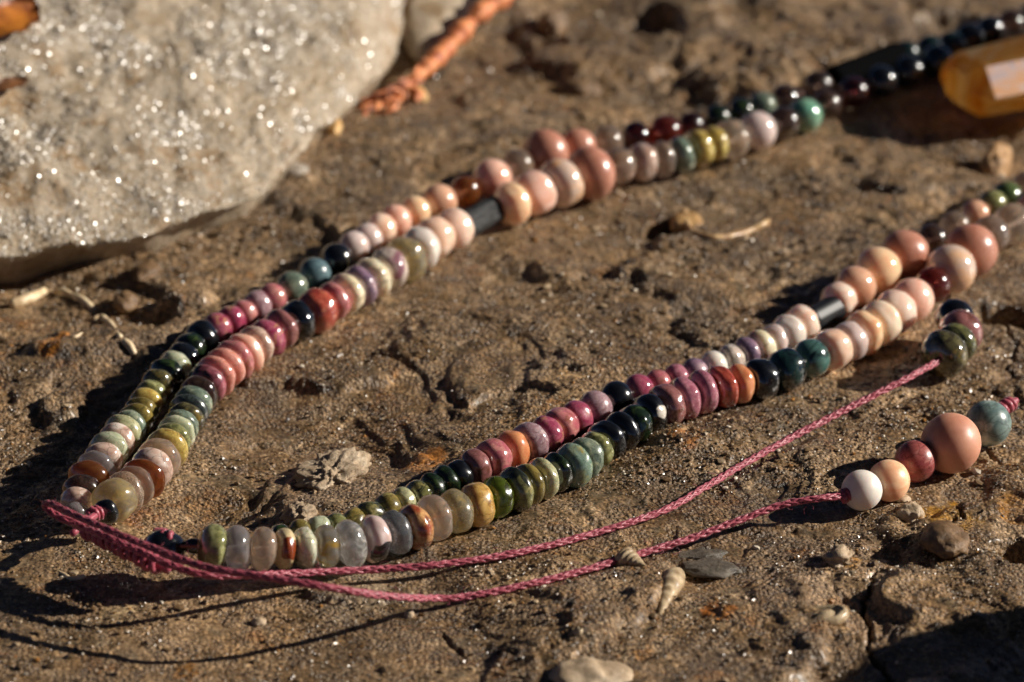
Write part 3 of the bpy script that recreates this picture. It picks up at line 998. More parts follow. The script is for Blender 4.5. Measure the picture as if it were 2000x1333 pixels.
GM = grain_mat('wet_sand_grain', 0.34)
PAL = [((124,98,68),5),((150,122,88),4),((186,162,130),2.5),((100,80,56),3),((70,56,42),1.5),((172,120,60),.5),((226,212,190),1.2)]
o = obj('sand', scatter_grains('sand', 85000, 0.014, 0.048, PAL,
        lambda x, y: 0.06 + 0.94 * smooth(-0.30, 0.5, fbm2(x * 1.1 + 5, y * 1.0, 3)) ** 2.0, mat=GM), GM)
tag(o, 'wet sand grains glinting all over the brown stone', kind='stuff')
o = obj('gravel', scatter_grains('gravel', 2200, 0.045, 0.11, PAL, lambda x, y: 0.04 + 0.96 * smooth(0.0, 0.7, fbm2(x * 0.9 - 7, y * 1.0 + 3, 3)), 'ico', 0.55), GM)
tag(o, 'tiny brown and cream gravel chips scattered over the stone', kind='stuff')

# ------------------------------------------------------------------ necklace
def lathe_bead(name, n_exp, seed, seg=44, rings=22, hole=0.13, irregular=0.03):
    g = np.random.default_rng(seed)
    t = np.linspace(-math.pi / 2, math.pi / 2, rings)
    r = np.abs(np.cos(t)) ** (2 / n_exp)
    z = np.sign(np.sin(t)) * np.abs(np.sin(t)) ** (2 / n_exp)
    keep_ = r > hole * 1.05
    r, z = r[keep_], z[keep_]
    r = np.concatenate([[hole * 0.8, hole], r, [hole, hole * 0.8]])
    z = np.concatenate([[z[0] * 0.72, z[0] * 0.985], z, [z[-1] * 0.985, z[-1] * 0.72]])
    a = np.arange(seg) * 2 * math.pi / seg
    V = np.stack([r[:, None] * np.cos(a), r[:, None] * np.sin(a), np.broadcast_to(z[:, None], (len(r), seg))], -1)
    d = 1 + irregular * fbm(V * 1.1 + g.uniform(0, 60, 3), 2)
    V = V * d[..., None]
    V[..., 2] += 0.10 * irregular * 10 * (V[..., 0] * g.uniform(-.5, .5) + V[..., 1] * g.uniform(-.5, .5))
    n = len(r)
    i = np.arange(n)[:, None] * seg
    i2 = ((np.arange(n) + 1) % n)[:, None] * seg
    j = np.arange(seg)[None]
    j2 = (j + 1) % seg
    Q = np.stack([i + j, i + j2, i2 + j2, i2 + j], -1).reshape(-1, 4)
    return make_mesh(name, V.reshape(-1, 3), Q)


ROND = [(2.25 + 0.13 * (k % 4), 100 + k) for k in range(7)]
_bm_cache = {}


def bead_mesh(shape, var, kind):
    key = (shape, var, kind)
    if key not in _bm_cache:
        if shape == 'ball':
            me = lathe_bead('bead', 2.0, 300 + var, irregular=0.012, hole=0.10)
        else:
            e, s = ROND[var % len(ROND)]
            me = lathe_bead('bead', e, s, irregular=0.065)
        me.materials.append(bead_mat(kind))
        _bm_cache[key] = me
    return _bm_cache[key]


def tube_bead(c0, c1, r, rough):
    ax = (c1 - c0)
    L = ax.length
    seg, n = 30, 14
    z = np.concatenate([[-0.47, -0.5, -0.5, -0.49], np.linspace(-0.47, 0.47, n), [0.49, 0.5, 0.5, 0.47]]) * L
    rr = np.concatenate([[0.3, 0.3, 0.86, 0.96], np.ones(n), [0.96, 0.86, 0.3, 0.3]]) * r
    a = np.arange(seg) * 2 * math.pi / seg
    V = np.stack([rr[:, None] * np.cos(a), rr[:, None] * np.sin(a), np.broadcast_to(z[:, None], (len(rr), seg))], -1)
    if rough:
        V[..., :2] *= (1 + 0.10 * fbm(np.stack([np.cos(a) * 2.2, np.sin(a) * 2.2, a * 0 + r * 40], -1), 4))[None, :, None]
    i = np.arange(len(rr))[:, None] * seg
    i2 = ((np.arange(len(rr)) + 1) % len(rr))[:, None] * seg
    j = np.arange(seg)[None]
    j2 = (j + 1) % seg
    Q = np.stack([i + j, i + j2, i2 + j2, i2 + j], -1).reshape(-1, 4)
    return make_mesh('bead', V.reshape(-1, 3), Q)


CORD = cord_mat()
neck = bpy.data.objects.new('necklace', None)
COL.objects.link(neck)
nl = at(1000, 700, 0)
neck.empty_display_size = 1
tag(neck, 'two-strand necklace of polished stone beads in pink, green, peach and black with pink cords', 'necklace')


def face_angle(d, kind, g):
    a = g.uniform(0, 6.28)
    if kind in PATCH:
        v = d.to_track_quat('Z', 'Y').inverted() @ Vector(PATCH[kind][1:])
        a = math.atan2(v.y, v.x)
    return a


def string_beads(S, parent, seed, ball=False, shine=None):
    g = random.Random(seed)
    n = len(S)
    for i, b in enumerate(S):
        p = S[i - 1]['c'] if i > 0 else None
        q = S[i + 1]['c'] if i < n - 1 else None
        d = ((q or b['c']) - (p or b['c'])).normalized()
        if b['ends']:
            c0, c1 = b['ends']
            m = tube_bead(c0, c1, b['r'], True)
            m.materials.append(TUBE if seed == 52 else DULL if seed == 53 else BLUE)
            o = obj('tube_bead', m, None, parent)
            o.location = (c0 + c1) / 2
            o.rotation_mode = 'QUATERNION'
            o.rotation_quaternion = (c1 - c0).to_track_quat('Z', 'Y')
            o['label'] = 'long black cylinder bead'
            continue
        gaps = []
        for e, k in ((p, i - 1), (q, i + 1)):
            if e is not None:
                if S[k]['ends']:
                    gaps.append(2 * min((S[k]['ends'][0] - b['c']).length, (S[k]['ends'][1] - b['c']).length))
                else:
                    gaps.append((e - b['c']).length)
        th = sum(gaps) / len(gaps)
        th = max(0.46 * 2 * b['r'], min(th * g.uniform(1.0, 1.2), 2.0 * b['r']))
        if b.get('th'):
            th = b['th'] * 2 * b['r']
        if ball:
            th = 2 * b['r']
        rnd = ball or th > 1.75 * b['r'] or b['k'] in ('terracotta',)
        me = bead_mesh('ball' if rnd else 'rondelle', g.randrange(4 if rnd else 7), b['k'])
        o = obj('bead', me, None, parent)
        o.location = b['c']
        tilt = Quaternion(Vector((g.uniform(-1, 1), g.uniform(-1, 1), g.uniform(-1, 1))).normalized(), math.radians(g.uniform(0, 7)))
        o.rotation_mode = 'QUATERNION'
        o.rotation_quaternion = tilt @ d.to_track_quat('Z', 'Y') @ Quaternion((0, 0, 1), face_angle(d, b['k'], g))
        o.scale = (b['r'], b['r'], th / 2)
        o['label'] = STONES[b['k']][5]


mt, t_, b_ = new_mat('raw_black_tourmaline')
tc = node(t_, 'ShaderNodeTexCoord')
mp = node(t_, 'ShaderNodeMapping')
mp.inputs['Scale'].default_value = (1, 1, 0.12)
t_.links.new(tc.outputs['Object'], mp.inputs[0])
n_ = node(t_, 'ShaderNodeTexNoise', Scale=40.0, Detail=4.0)
t_.links.new(mp.outputs[0], n_.inputs['Vector'])
r_ = ramp(t_, [(0.35, rgba((7, 8, 9))), (0.7, rgba((34, 37, 39)))], n_.outputs[0])
t_.links.new(r_.outputs[0], b_.inputs['Base Color'])
b_.inputs['Roughness'].default_value = 0.55
bp_ = node(t_, 'ShaderNodeBump', Strength=1.0, Distance=0.04)
t_.links.new(n_.outputs[0], bp_.inputs['Height'])
t_.links.new(bp_.outputs[0], b_.inputs['Normal'])
TUBE = mt
mt, t_, b_ = new_mat('fine_brown_thread')
b_.inputs['Base Color'].default_value = rgba((120, 84, 74))
b_.inputs['Roughness'].default_value = 0.6
THREAD = mt
mt, t_, b_ = new_mat('dull_black_tourmaline')
b_.inputs['Base Color'].default_value = rgba((4, 4, 5))
b_.inputs['Roughness'].default_value = 0.9
b_.inputs['Specular IOR Level'].default_value = 0.04
DULL = mt
mt, t_, b_ = new_mat('blue_black_tourmaline')
b_.inputs['Base Color'].default_value = rgba((8, 11, 18))
b_.inputs['Roughness'].default_value = 0.5
BLUE = mt


def thread(name, pts, r, label):
    mb = MB()
    C = catmull(pts, 0.05)
    tube(mb, C, r, 6)
    o = obj(name, mb.mesh(name), THREAD, neck)
    if label:
        o['label'] = label
    return o


knot_r = at(322, 1066, 0.36)
knot_l = at(182, 1012, 0.30)
for k, (S, lab) in enumerate(zip(STR, ('front strand of the right side', 'back strand of the right side', 'front strand of the left side', 'back strand of the left side'))):
    pts = [b['c'] for b in S]
    pts = ([knot_r] if k == 0 else [knot_l] if k == 2 else []) + pts
    th = thread('bead_strand', pts, 0.016, lab)
    string_beads(S, th, 50 + k)

# cords with their end beads
for (pts, S, lab, nm, fz) in ((cord_up_pts, TU, 'pink tie cord ending in four dark mottled beads', 'tie_cord', 26),
                              (cord_low_pts, TL, 'pink tie cord ending in five round beads, a white one first', 'tie_cord', 30)):
    mb = MB()
    ext = [b['c'] for b in S[::-1]]
    C = braid(mb, pts, 0.0355, fuzz=fz * 3)
    # the cord runs on through the beads as a thinner thread
    tube(mb, catmull([pts[0]] + [b['c'] for b in S], 0.04), 0.028, 6)
    co = obj(nm, mb.mesh(nm), CORD, neck)
    co['label'] = lab
    string_beads(S, co, 77, ball=(S is TL))


def coil(mb, P, R, r, turns, seed):
    """thread wrapped round a core"""
    g = random.Random(seed)
    C = catmull(P, 0.01)
    T, N, B = frames(C)
    n = len(C)
    s = np.linspace(0, 1, turns * 22)
    idx = np.clip((s * (n - 1)).astype(int), 0, n - 1)
    ph = s * turns * 2 * math.pi
    rr = R * (0.92 + 0.12 * np.sin(s * 23 + seed) + 0.10 * np.sin(s * math.pi))
    Q = C[idx] + rr[:, None] * (np.cos(ph)[:, None] * N[idx] + np.sin(ph)[:, None] * B[idx])
    tube(mb, Q, r, 7)


mb = MB()
coil(mb, [at(168, 1034, .42), at(215, 1056, .44), at(262, 1080, .43), at(312, 1108, .38)], 0.068, 0.034, 11, 1)
tube(mb, catmull([at(150, 1024, .42), at(215, 1056, .44), at(330, 1112, .36)], 0.03), 0.05, 8)
o = obj('sliding_knot', mb.mesh('sliding_knot'), CORD, neck)
o['label'] = 'coil of the same cord wrapped under the pink cords'
mb = MB()
kr = at(322, 1068, 0.34)
coil(mb, [at(306, 1044, .40), at(322, 1048, .44), at(340, 1056, .42)], 0.045, 0.030, 4, 3)
o = obj('knot', mb.mesh('knot'), CORD, neck)
o['label'] = 'pink thread knotted over the black core at the end of the right strands'
mb = MB()
coil(mb, [at(150, 1030, .34), at(166, 1020, .36), at(178, 1015, .36)], 0.045, 0.030, 2, 4)
coil(mb, [at(178, 1008, .28), at(186, 1004, .30), at(196, 1000, .30)], 0.055, 0.026, 3, 5)
tube(mb, catmull([at(140, 1044, .30), at(150, 1035, .32), at(175, 1014, .32), at(206, 995, .28)], 0.03), 0.036, 8)
o = obj('knot', mb.mesh('knot'), CORD, neck)
o['label'] = 'small pink knot at the end of the left strands'
me = lathe_bead('bead_or_core', 2.1, 9, irregular=0.08)
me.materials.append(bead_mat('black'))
o = obj('bead_or_core', me, None, neck)
o.location = at(208, 1001, 0.26)
o.scale = (0.125, 0.125, 0.085)
o.rotation_mode = 'QUATERNION'
o.rotation_quaternion = (at(223, 978, .2) - at(180, 1015, .25)).to_track_quat('Z', 'Y')
o['label'] = 'small glossy black bead beside the pink knot'
o = obj('bead_or_core', me, None, neck)
o.location = at(322, 1076, 0.28)  # black core added so the end knot looks as dark as in shade
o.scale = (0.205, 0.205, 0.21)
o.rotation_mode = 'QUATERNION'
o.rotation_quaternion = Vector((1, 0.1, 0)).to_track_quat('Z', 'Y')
o['label'] = 'black core added to darken the end knot under the pink thread'
o = obj('bead_or_core', me, None, neck)
o.location = at(379, 1067, 0.34)
o.scale = (0.075, 0.075, 0.10)
o.rotation_mode = 'QUATERNION'
o.rotation_quaternion = Vector((1, 0, 0)).to_track_quat('Z', 'Y')
o['label'] = 'small black bead before the olive end bead'
mb = MB()
kp = at(1968, 793, 0.24)
coil(mb, [at(1955, 802, .22), at(1966, 794, .24), at(1976, 786, .24)], 0.05, 0.036, 3, 6)
tube(mb, catmull([at(1940, 820, .2), at(1966, 794, .24), at(1985, 782, .24)], 0.02), 0.035, 7)
o = obj('knot', mb.mesh('knot'), CORD, neck)
o['label'] = 'dark red stopper knot behind the grey teal end bead'
mb = MB()
coil(mb, [at(1644, 969, .20), at(1652, 969, .20), at(1662, 966, .20)], 0.045, 0.030, 2, 7)
o = obj('knot', mb.mesh('knot'), CORD, neck)
o['label'] = 'tiny knot where the cord enters the white bead'

# ------------------------------------------------------------------ rocks
def boulder(outline, z_prof, amp, seed, rings=110, seg=260, tilt=(0, 0), freq=1.0):
    """closed rock: outline in plan, a rounded shoulder and a nearly flat, lumpy top"""
    P = np.array(outline)
    c = P.mean(0)
    Pc = np.vstack([P, P[:1]])
    s = np.concatenate([[0], np.cumsum(np.linalg.norm(np.diff(Pc, axis=0), axis=1))])
    u = np.linspace(0, s[-1], seg, endpoint=False)
    O = np.stack([np.interp(u, s, Pc[:, k]) for k in range(2)], 1)
    for it in range(3):
        O = 0.5 * O + 0.25 * (np.roll(O, 1, 0) + np.roll(O, -1, 0))
    nb = 26
    # side rows from the foot to the shoulder, then rows over the top to the centre
    sc = np.concatenate([[0.88, 0.90, 0.96], [1.0] * 0, np.linspace(0.985, 1.0, 4), 1 - (np.linspace(0, 1, rings) ** 1.35) * 0.985])
    zz = np.concatenate([[-0.25, 0.10, 0.26], np.linspace(0.30, 0.42, 4), 0.42 + 0.58 * (1 - (1 - np.clip(np.linspace(0, 1, rings) * 1.9, 0, 1)) ** 2.4)]) * z_prof
    V = c[None, None, :] + (O - c)[None] * sc[:, None, None]
    Z = np.broadcast_to(zz[:, None], V.shape[:2]) + tilt[0] * (V[..., 0] - c[0]) * smooth(0, z_prof, zz)[:, None] + tilt[1] * (V[..., 1] - c[1]) * smooth(0, z_prof, zz)[:, None]
    V = np.concatenate([V, Z[..., None]], -1)
    d = fbm(V * 0.55 * freq + seed, 3) * amp + fbm(V * 1.9 * freq + seed, 4) * amp * 0.50 + fbm(V * 6 * freq + seed, 3) * amp * 0.16
    V[..., 2] += d
    V[..., :2] += ((O - c) / np.linalg.norm(O - c, axis=1)[:, None])[None] * (fbm(V * 1.4 * freq + seed + 9, 4) * amp * 0.5)[..., None]
    n = len(sc)
    i = np.arange(n - 1)[:, None] * seg
    j = np.arange(seg)[None]
    j2 = (j + 1) % seg
    Q = np.stack([i + j, i + j2, i + seg + j2, i + seg + j], -1).reshape(-1, 4)
    VV = np.vstack([V.reshape(-1, 3), [[c[0], c[1], V[-1, :, 2].mean()]], [[c[0], c[1], -0.3 * z_prof]]])
    k = np.arange(seg)
    T = np.vstack([np.stack([np.full(seg, len(VV) - 2), (n - 1) * seg + k, (n - 1) * seg + (k + 1) % seg], 1),
                   np.stack([np.full(seg, len(VV) - 1), (k + 1) % seg, k], 1)])
    return VV, Q, T, V


ROCK_PX = [(-60,512),(60,498),(150,482),(228,470),(285,466),(345,444),(420,420),(490,398),(540,352),(590,308),(650,248),(705,196),(748,150),(775,105),
           (788,50),(786,0),(776,-60),(720,-180),(450,-330),(0,-420),(-450,-300),(-620,0),(-560,330),(-300,500)]
RT, RZ = (-0.20, 0.17), 1.30
ROCK_OUT = [at(px, py, 0.4) for px, py in ROCK_PX]
for _ in range(6):
    cx_, cy_ = sum(p.x for p in ROCK_OUT) / len(ROCK_OUT), sum(p.y for p in ROCK_OUT) / len(ROCK_OUT)
    ROCK_OUT = [at(px, py, max(0.05, 0.40 * RZ + 0.35 * (RT[0] * (p.x - cx_) + RT[1] * (p.y - cy_)))) for (px, py), p in zip(ROCK_PX, ROCK_OUT)]
VV, Q, T, top = boulder([(p.x, p.y) for p in ROCK_OUT], RZ, 0.12, 4.2, rings=150, seg=420, tilt=RT)
rme = make_mesh('rock', VV, Q, T)
rme.materials.append(stone_mat('pale_grey_stone', [(0.28, (104, 80, 54)), (0.40, (164, 142, 112)), (0.53, (182, 166, 144)), (0.62, (148, 118, 80)), (0.78, (192, 178, 158))], 1.1, (0.3, 0.6), 0.8, 14.0))
rock = obj('rock', rme)
tag(rock, 'large pale grey rock covered in sparkling crystals behind the necklace', 'rock')
# sparkling mineral flakes set into the top of the rock
def flakes(surface, n, smin, smax, seed, keep=None):
    g = np.random.default_rng(seed)
    r, c, _ = surface.shape
    Vq, Tq = [], []
    a = surface[4:-8].reshape(-1, 3)
    # area-weighted choice of surface points
    e1 = surface[5:-7] - surface[4:-8]
    e2 = np.roll(surface[4:-8], -1, axis=1) - surface[4:-8]
    nn = np.cross(e2, e1)
    ar = np.linalg.norm(nn, axis=-1)
    nrm = (nn / (ar[..., None] + 1e-9)).reshape(-1, 3)
    vis = np.array([keep(*p) for p in a]) if keep else np.ones(len(a))
    clump = smooth(-0.5, 0.6, fbm(a * 1.3 + 3, 3)) ** 2.2 * (0.3 + smooth(-0.3, 0.5, fbm(a * 4.5 - 7, 2))) + 0.05
    pr = ar.ravel() * vis * clump
    pr /= pr.sum()
    idx = g.choice(len(a), n, p=pr)
    p = a[idx] + g.uniform(0, 1, (n, 1)) * e1.reshape(-1, 3)[idx] + g.uniform(0, 1, (n, 1)) * e2.reshape(-1, 3)[idx]
    N = nrm[idx]
    N = np.where(N[:, 2:3] < 0, -N, N)
    s = smin * (smax / smin) ** (g.uniform(0, 1, n) ** 2)
    # flakes are tilted to face between sun and camera, to add glints
    d = N + np.array([0.60, -0.56, 0.0]) + g.normal(0, 0.36, (n, 3))
    d /= np.linalg.norm(d, axis=1)[:, None]
    t1 = np.cross(d, g.normal(size=(n, 3)))
    t1 /= np.linalg.norm(t1, axis=1)[:, None]
    t2 = np.cross(d, t1)
    ang = np.arange(4) * 2 * math.pi / 4 + 0.3
    ring = p[:, None] + s[:, None, None] * 0.5 * (np.cos(ang)[None, :, None] * t1[:, None] + np.sin(ang)[None, :, None] * t2[:, None] * 0.75) + d[:, None] * s[:, None, None] * 0.16
    foot = p[:, None] + s[:, None, None] * 0.8 * (np.cos(ang + 0.6)[None, :, None] * t1[:, None] + np.sin(ang + 0.6)[None, :, None] * t2[:, None]) - d[:, None] * s[:, None, None] * 0.3
    V = np.concatenate([ring, foot], axis=1)
    F = [(0, 1, 2), (0, 2, 3)] + [(k, 4 + k, (k + 1) % 4) for k in range(4)]
    T = (np.array(F)[None] + (np.arange(n) * 8)[:, None, None]).reshape(-1, 3)
    me = make_mesh('mineral_flakes', V.reshape(-1, 3), None, T, False)
    base = np.array([lin((178, 166, 146)), lin((196, 186, 172)), lin((160, 138, 110))])
    c4 = np.concatenate([np.repeat(base[g.integers(0, 3, n)], 8, axis=0), np.ones((n * 8, 1))], 1).astype(np.float32)
    ca = me.color_attributes.new('tint', 'FLOAT_COLOR', 'POINT')
    ca.data.foreach_set('color', c4.ravel())
    return me


FM = grain_mat('glassy_mineral', 0.24)
fl = obj('mineral_flakes', flakes(top, 170000, 0.016, 0.046, 5, lambda x, y, z: 1.0 if (-7.4 < x < -0.5 and y < 12) else 0.0), FM, rock)
fl['kind'] = 'stuff'
fl['label'] = 'glittering crystal flakes on the rock'

# second, smaller pale stone behind it
OUT2 = [at(*p, 0.2) for p in [(776,10),(784,60),(800,100),(832,112),(868,90),(900,50),(930,5),(960,-60),(940,-150),(850,-170),(776,-80)]]
VV, Q, T, top2 = boulder([(p.x, p.y) for p in OUT2], 0.42, 0.05, 8.8, rings=40, seg=120, freq=1.6, tilt=(-0.22, 0.10))
m2 = make_mesh('stone', VV, Q, T)
m2.materials.append(rme.materials[0])
o = obj('stone', m2)
tag(o, 'small pale grey stone beside the big rock at the top of the twig', 'stone')


def pebble(px, py, wpx, hpx, hz, cols, label, seed, cat='stone', name='stone', rough=0.10, freq=2.5, sink=0.38, bump=0.6, sub=4):
    """an irregular stone lying on the ground"""
    import bmesh
    p = ground_hit(px, py + hpx * 0.2)
    s = px_size(p)
    bm = bmesh.new()
    bmesh.ops.create_icosphere(bm, subdivisions=sub, radius=1)
    V = np.array([v.co[:] for v in bm.verts])
    d = 1 + rough * 2.2 * fbm(V * 0.9 + seed, 2) + rough * fbm(V * freq + seed, 4)
    V = V * d[:, None]
    V[:, 2] = np.where(V[:, 2] < 0, V[:, 2] * 0.6, V[:, 2])
    R = np.array([wpx * s / 2, hpx * s / 2 / math.sin(PITCH), hz])
    V = V * R
    bm.verts.ensure_lookup_table()
    for v, q in zip(bm.verts, V):
        v.co = q
    me = bpy.data.meshes.new(name)
    bm.to_mesh(me)
    bm.free()
    for f in me.polygons:
        f.use_smooth = True
    me.materials.append(stone_mat(name + '_surface', cols, 3.0, (0.3, 0.65), bump, 26.0))
    o = obj(name, me)
    o.location = (p.x, p.y, ground_z(p.x, p.y) + hz * (1 - 2 * sink) * 0.5)
    o.rotation_euler = (0, 0, random.Random(seed).uniform(-0.4, 0.4))
    tag(o, label, cat)
    return o


TAN = [(0.3, (120, 92, 58)), (0.5, (176, 136, 92)), (0.75, (206, 168, 124))]
PALE = [(0.3, (140, 116, 88)), (0.5, (188, 164, 134)), (0.75, (222, 204, 178))]
GREY = [(0.3, (70, 64, 56)), (0.55, (110, 100, 86)), (0.8, (150, 136, 116))]
BROWN = [(0.3, (84, 64, 44)), (0.55, (130, 100, 68)), (0.8, (168, 136, 100))]
pebble(1945, 326, 62, 48, 0.26, TAN, 'rounded orange tan pebble near the right edge above the green beads', 31)
pebble(655, 925, 120, 66, 0.16, PALE, 'pale crumbly lump of stone between the two arms of the necklace', 32, rough=0.22, freq=5.0, bump=1.0, sub=5)
pebble(585, 1003, 44, 26, 0.10, PALE, 'small pale crumbly lump just behind the first right beads', 33, rough=0.25, freq=5.0, bump=1.0)
pebble(1845, 1050, 84, 50, 0.13, BROWN, 'brown rough lump below the ochre patch at the right', 34, rough=0.09, freq=4.0, sink=0.35)
pebble(1780, 1000, 46, 24, 0.10, PALE, 'pale ribbed chip in front of the round peach bead', 35, rough=0.16)
pebble(1390, 1108, 130, 26, 0.06, GREY, 'long dark grey flat flake below the lower cord', 36, rough=0.12, sub=4)
pebble(1370, 1083, 90, 18, 0.05, GREY, 'thin grey flake touching the upper side of the long dark flake', 37, rough=0.12)
pebble(1145, 1312, 120, 60, 0.10, PALE, 'pale scalloped stone cut by the bottom edge of the photo', 38, rough=0.18)
pebble(1345, 425, 64, 36, 0.12, [(0.3, (150, 108, 64)), (0.6, (206, 164, 108)), (0.8, (226, 190, 138))], 'cream tan pebble beside the dark hollow in mid ground', 39)
pebble(1075, 50, 60, 34, 0.2, BROWN, 'blurred brown pebble at the top between twig and dark pit', 40)
pebble(1125, 172, 80, 26, 0.12, BROWN, 'low blurred brown stone above the dark red beads', 41)
pebble(570, 332, 60, 22, 0.1, [(0.3, (130, 118, 104)), (0.6, (176, 164, 150)), (0.8, (200, 190, 176))], 'pale grey blurred chip at the foot of the big rock', 42)
pebble(285, 527, 50, 30, 0.09, BROWN, 'brown chip under the overhang of the big rock', 43)
pebble(245, 590, 46, 26, 0.14, BROWN, 'brown knob of stone between rock and left strands', 44)
pebble(440, 655, 30, 14, 0.05, PALE, 'tiny pale chip close to the left back strand', 45) if False else None
pebble(1480, 415, 60, 30, 0.07, TAN, 'tan chip on the rim of the mid ground hollow', 46) if False else None
pebble(505, 1215, 28, 12, 0.05, PALE, 'small white chip lying by the cord shadow', 47, sub=3)
pebble(1760, 975, 34, 14, 0.05, PALE, 'small white splinter under the orange peach bead', 48, sub=3)
pebble(1640, 1085, 50, 26, 0.08, PALE, 'bright white crumbly chip on the ochre speck below the tassel', 49, rough=0.25, freq=4.0)
pebble(800, 1200, 20, 12, 0.05, PALE, 'tiny white bump on the dark cord shadow', 50, sub=3)
pebble(1880, 440, 40, 16, 0.05, BROWN, 'x', 51) if False else None

# hollow fossil shell in the middle distance: a raised, broken ring
def simple_mat(name, c, rough=0.4, sss=0.0, c2=None, scale=8.0):
    m, t, b = new_mat(name)
    tc = node(t, 'ShaderNodeTexCoord')
    n = node(t, 'ShaderNodeTexNoise', Scale=scale, Detail=6.0, Roughness=0.65)
    t.links.new(tc.outputs['Object'], n.inputs['Vector'])
    c2 = c2 or tuple(int(v * 0.7) for v in c)
    r = ramp(t, [(0.35, rgba(c2)), (0.62, rgba(c))], n.outputs[0])
    t.links.new(r.outputs[0], b.inputs['Base Color'])
    b.inputs['Roughness'].default_value = rough
    b.inputs['Subsurface Weight'].default_value = sss
    b.inputs['Subsurface Radius'].default_value = (0.1, 0.06, 0.03)
    bp = node(t, 'ShaderNodeBump', Strength=0.5, Distance=0.02)
    t.links.new(n.outputs[0], bp.inputs['Height'])
    t.links.new(bp.outputs[0], b.inputs['Normal'])
    return m


SHELLM = simple_mat('cream_shell', (220, 186, 138), 0.3, 0.2, (150, 110, 72))
def on_ground(px, py, dz=0.0):
    p = ground_hit(px, py)
    p.z += dz
    return p


mb = MB()
R0 = [(1335,430,.05,.07),(1350,450,.06,.09),(1385,463,.05,.07),(1425,462,.05,.05),(1465,452,.06,.055),(1492,440,.07,.06),(1502,428,.04,.04),(1506,418,.0,.02)]
C = catmull([on_ground(a, b, c) for a, b, c, d in R0], 0.03)
u = np.linspace(0, 1, len(C))
rr = np.interp(u, np.linspace(0, 1, len(R0)), [d for *_, d in R0])
rr = 0.72 * rr * (1 + 0.35 * fbm(C * 3.0, 3))
C[:, 2] -= 0.055
tube(mb, C, rr, 12)
o = obj('shell_rim', mb.mesh('shell_rim'), SHELLM)
o.name = 'fossil_shell'
tag(o, 'curved cream rim of a broken fossil shell set in the stone between the strands', 'shell')


def cone_shell(a, b, rad, label, mat, sink=0.3):
    """a slender ribbed snail shell half sunk in the stone; a is the mouth, b the tip"""
    p0, p1 = on_ground(*a), on_ground(*b)
    ax = p1 - p0
    n, seg = 70, 22
    u = np.linspace(0, 1, n)
    prof = np.interp(u, [0, 0.03, 0.14, 0.30, 0.6, 0.85, 1.0], [0.25, 0.62, 0.95, 1.0, 0.62, 0.26, 0.03])
    an = np.arange(seg) * 2 * math.pi / seg
    whorl = 1 + 0.055 * np.sin(2 * math.pi * (u[:, None] ** 1.25 * 7) + an[None, :]) + 0.02 * np.sin(an[None] * 5 + u[:, None] * 40)
    e1 = Vector((-ax.y, ax.x, 0)).normalized()
    C = np.array(p0)[None] + u[:, None] * np.array(ax)[None]
    r_ = rad * prof[:, None] * whorl
    V = C[:, None] + r_[..., None] * (np.cos(an)[None, :, None] * np.array(e1) + np.sin(an)[None, :, None] * np.array((0, 0, 0.9)))
    V[..., 2] += (rad * prof * (1 - 2 * sink))[:, None]
    i = np.arange(n - 1)[:, None] * seg
    j = np.arange(seg)[None]
    j2 = (j + 1) % seg
    Q = np.stack([i + j, i + j2, i + seg + j2, i + seg + j], -1).reshape(-1, 4)
    VV = np.vstack([V.reshape(-1, 3), [C[0] + (0, 0, rad * 0.1)], [C[-1]]])
    k = np.arange(seg)
    T = np.vstack([np.stack([np.full(seg, n * seg), (k + 1) % seg, k], 1), np.stack([np.full(seg, n * seg + 1), (n - 1) * seg + k, (n - 1) * seg + (k + 1) % seg], 1)])
    o = obj('snail_shell', make_mesh('snail_shell', VV, Q, T), mat)
    tag(o, label, 'shell')
    return o


PS = simple_mat('pale_shell', (206, 184, 150), 0.3, 0.2, (140, 116, 86), 9.0)
cone_shell((1322, 1122), (1286, 1210), 0.115, 'pale pointed snail shell standing out of the stone near the bottom', PS)
cone_shell((1208, 1092), (1262, 1108), 0.12, 'stubby cream snail shell tucked under the lower pink cord', PS, 0.4)


def oval_shell(px, py, w_, h_, rot, label):
    p = on_ground(px, py, 0.0)
    a = np.linspace(0, 2 * math.pi, 48, endpoint=False)
    V, rows = [], [(1.0, -0.02), (0.97, 0.035), (0.82, 0.06), (0.66, 0.03), (0.5, 0.025), (0.36, 0.055), (0.2, 0.06), (0.05, 0.05)]
    for (r, z) in rows:
        wob = 1 + 0.05 * np.sin(2 * a + px) + 0.02 * np.sin(5 * a)
        V.append(np.stack([np.cos(a) * r * w_ * wob, np.sin(a) * r * h_ * 1.45 * wob + (1 - r) * 0.02, np.full(48, z) - 0.035 + 0.02 * np.cos(a + 1) * (1 - r * 0.3)], 1))
    n = len(rows)
    i = np.arange(n - 1)[:, None] * 48
    j = np.arange(48)[None]
    j2 = (j + 1) % 48
    Q = np.stack([i + j, i + j2, i + 48 + j2, i + 48 + j], -1).reshape(-1, 4)
    VV = np.vstack(V + [np.array([[0, 0, 0.05]])])
    k = np.arange(48)
    T = np.stack([np.full(48, len(VV) - 1), (n - 1) * 48 + k, (n - 1) * 48 + (k + 1) % 48], 1)
    o = obj('fossil_shell', make_mesh('fossil_shell', VV, Q, T), PS)
    o.location = p
    o.rotation_euler = (0.1, -0.1, rot)
    tag(o, label, 'shell')


oval_shell(1604, 1201, 0.25, 0.11, 0.15, 'flat pale oval fossil shell lying in the stone at lower right')
oval_shell(1128, 1232, 0.05, 0.04, 0.3, 'tiny pale ring-shaped shell in the stone near the bottom')

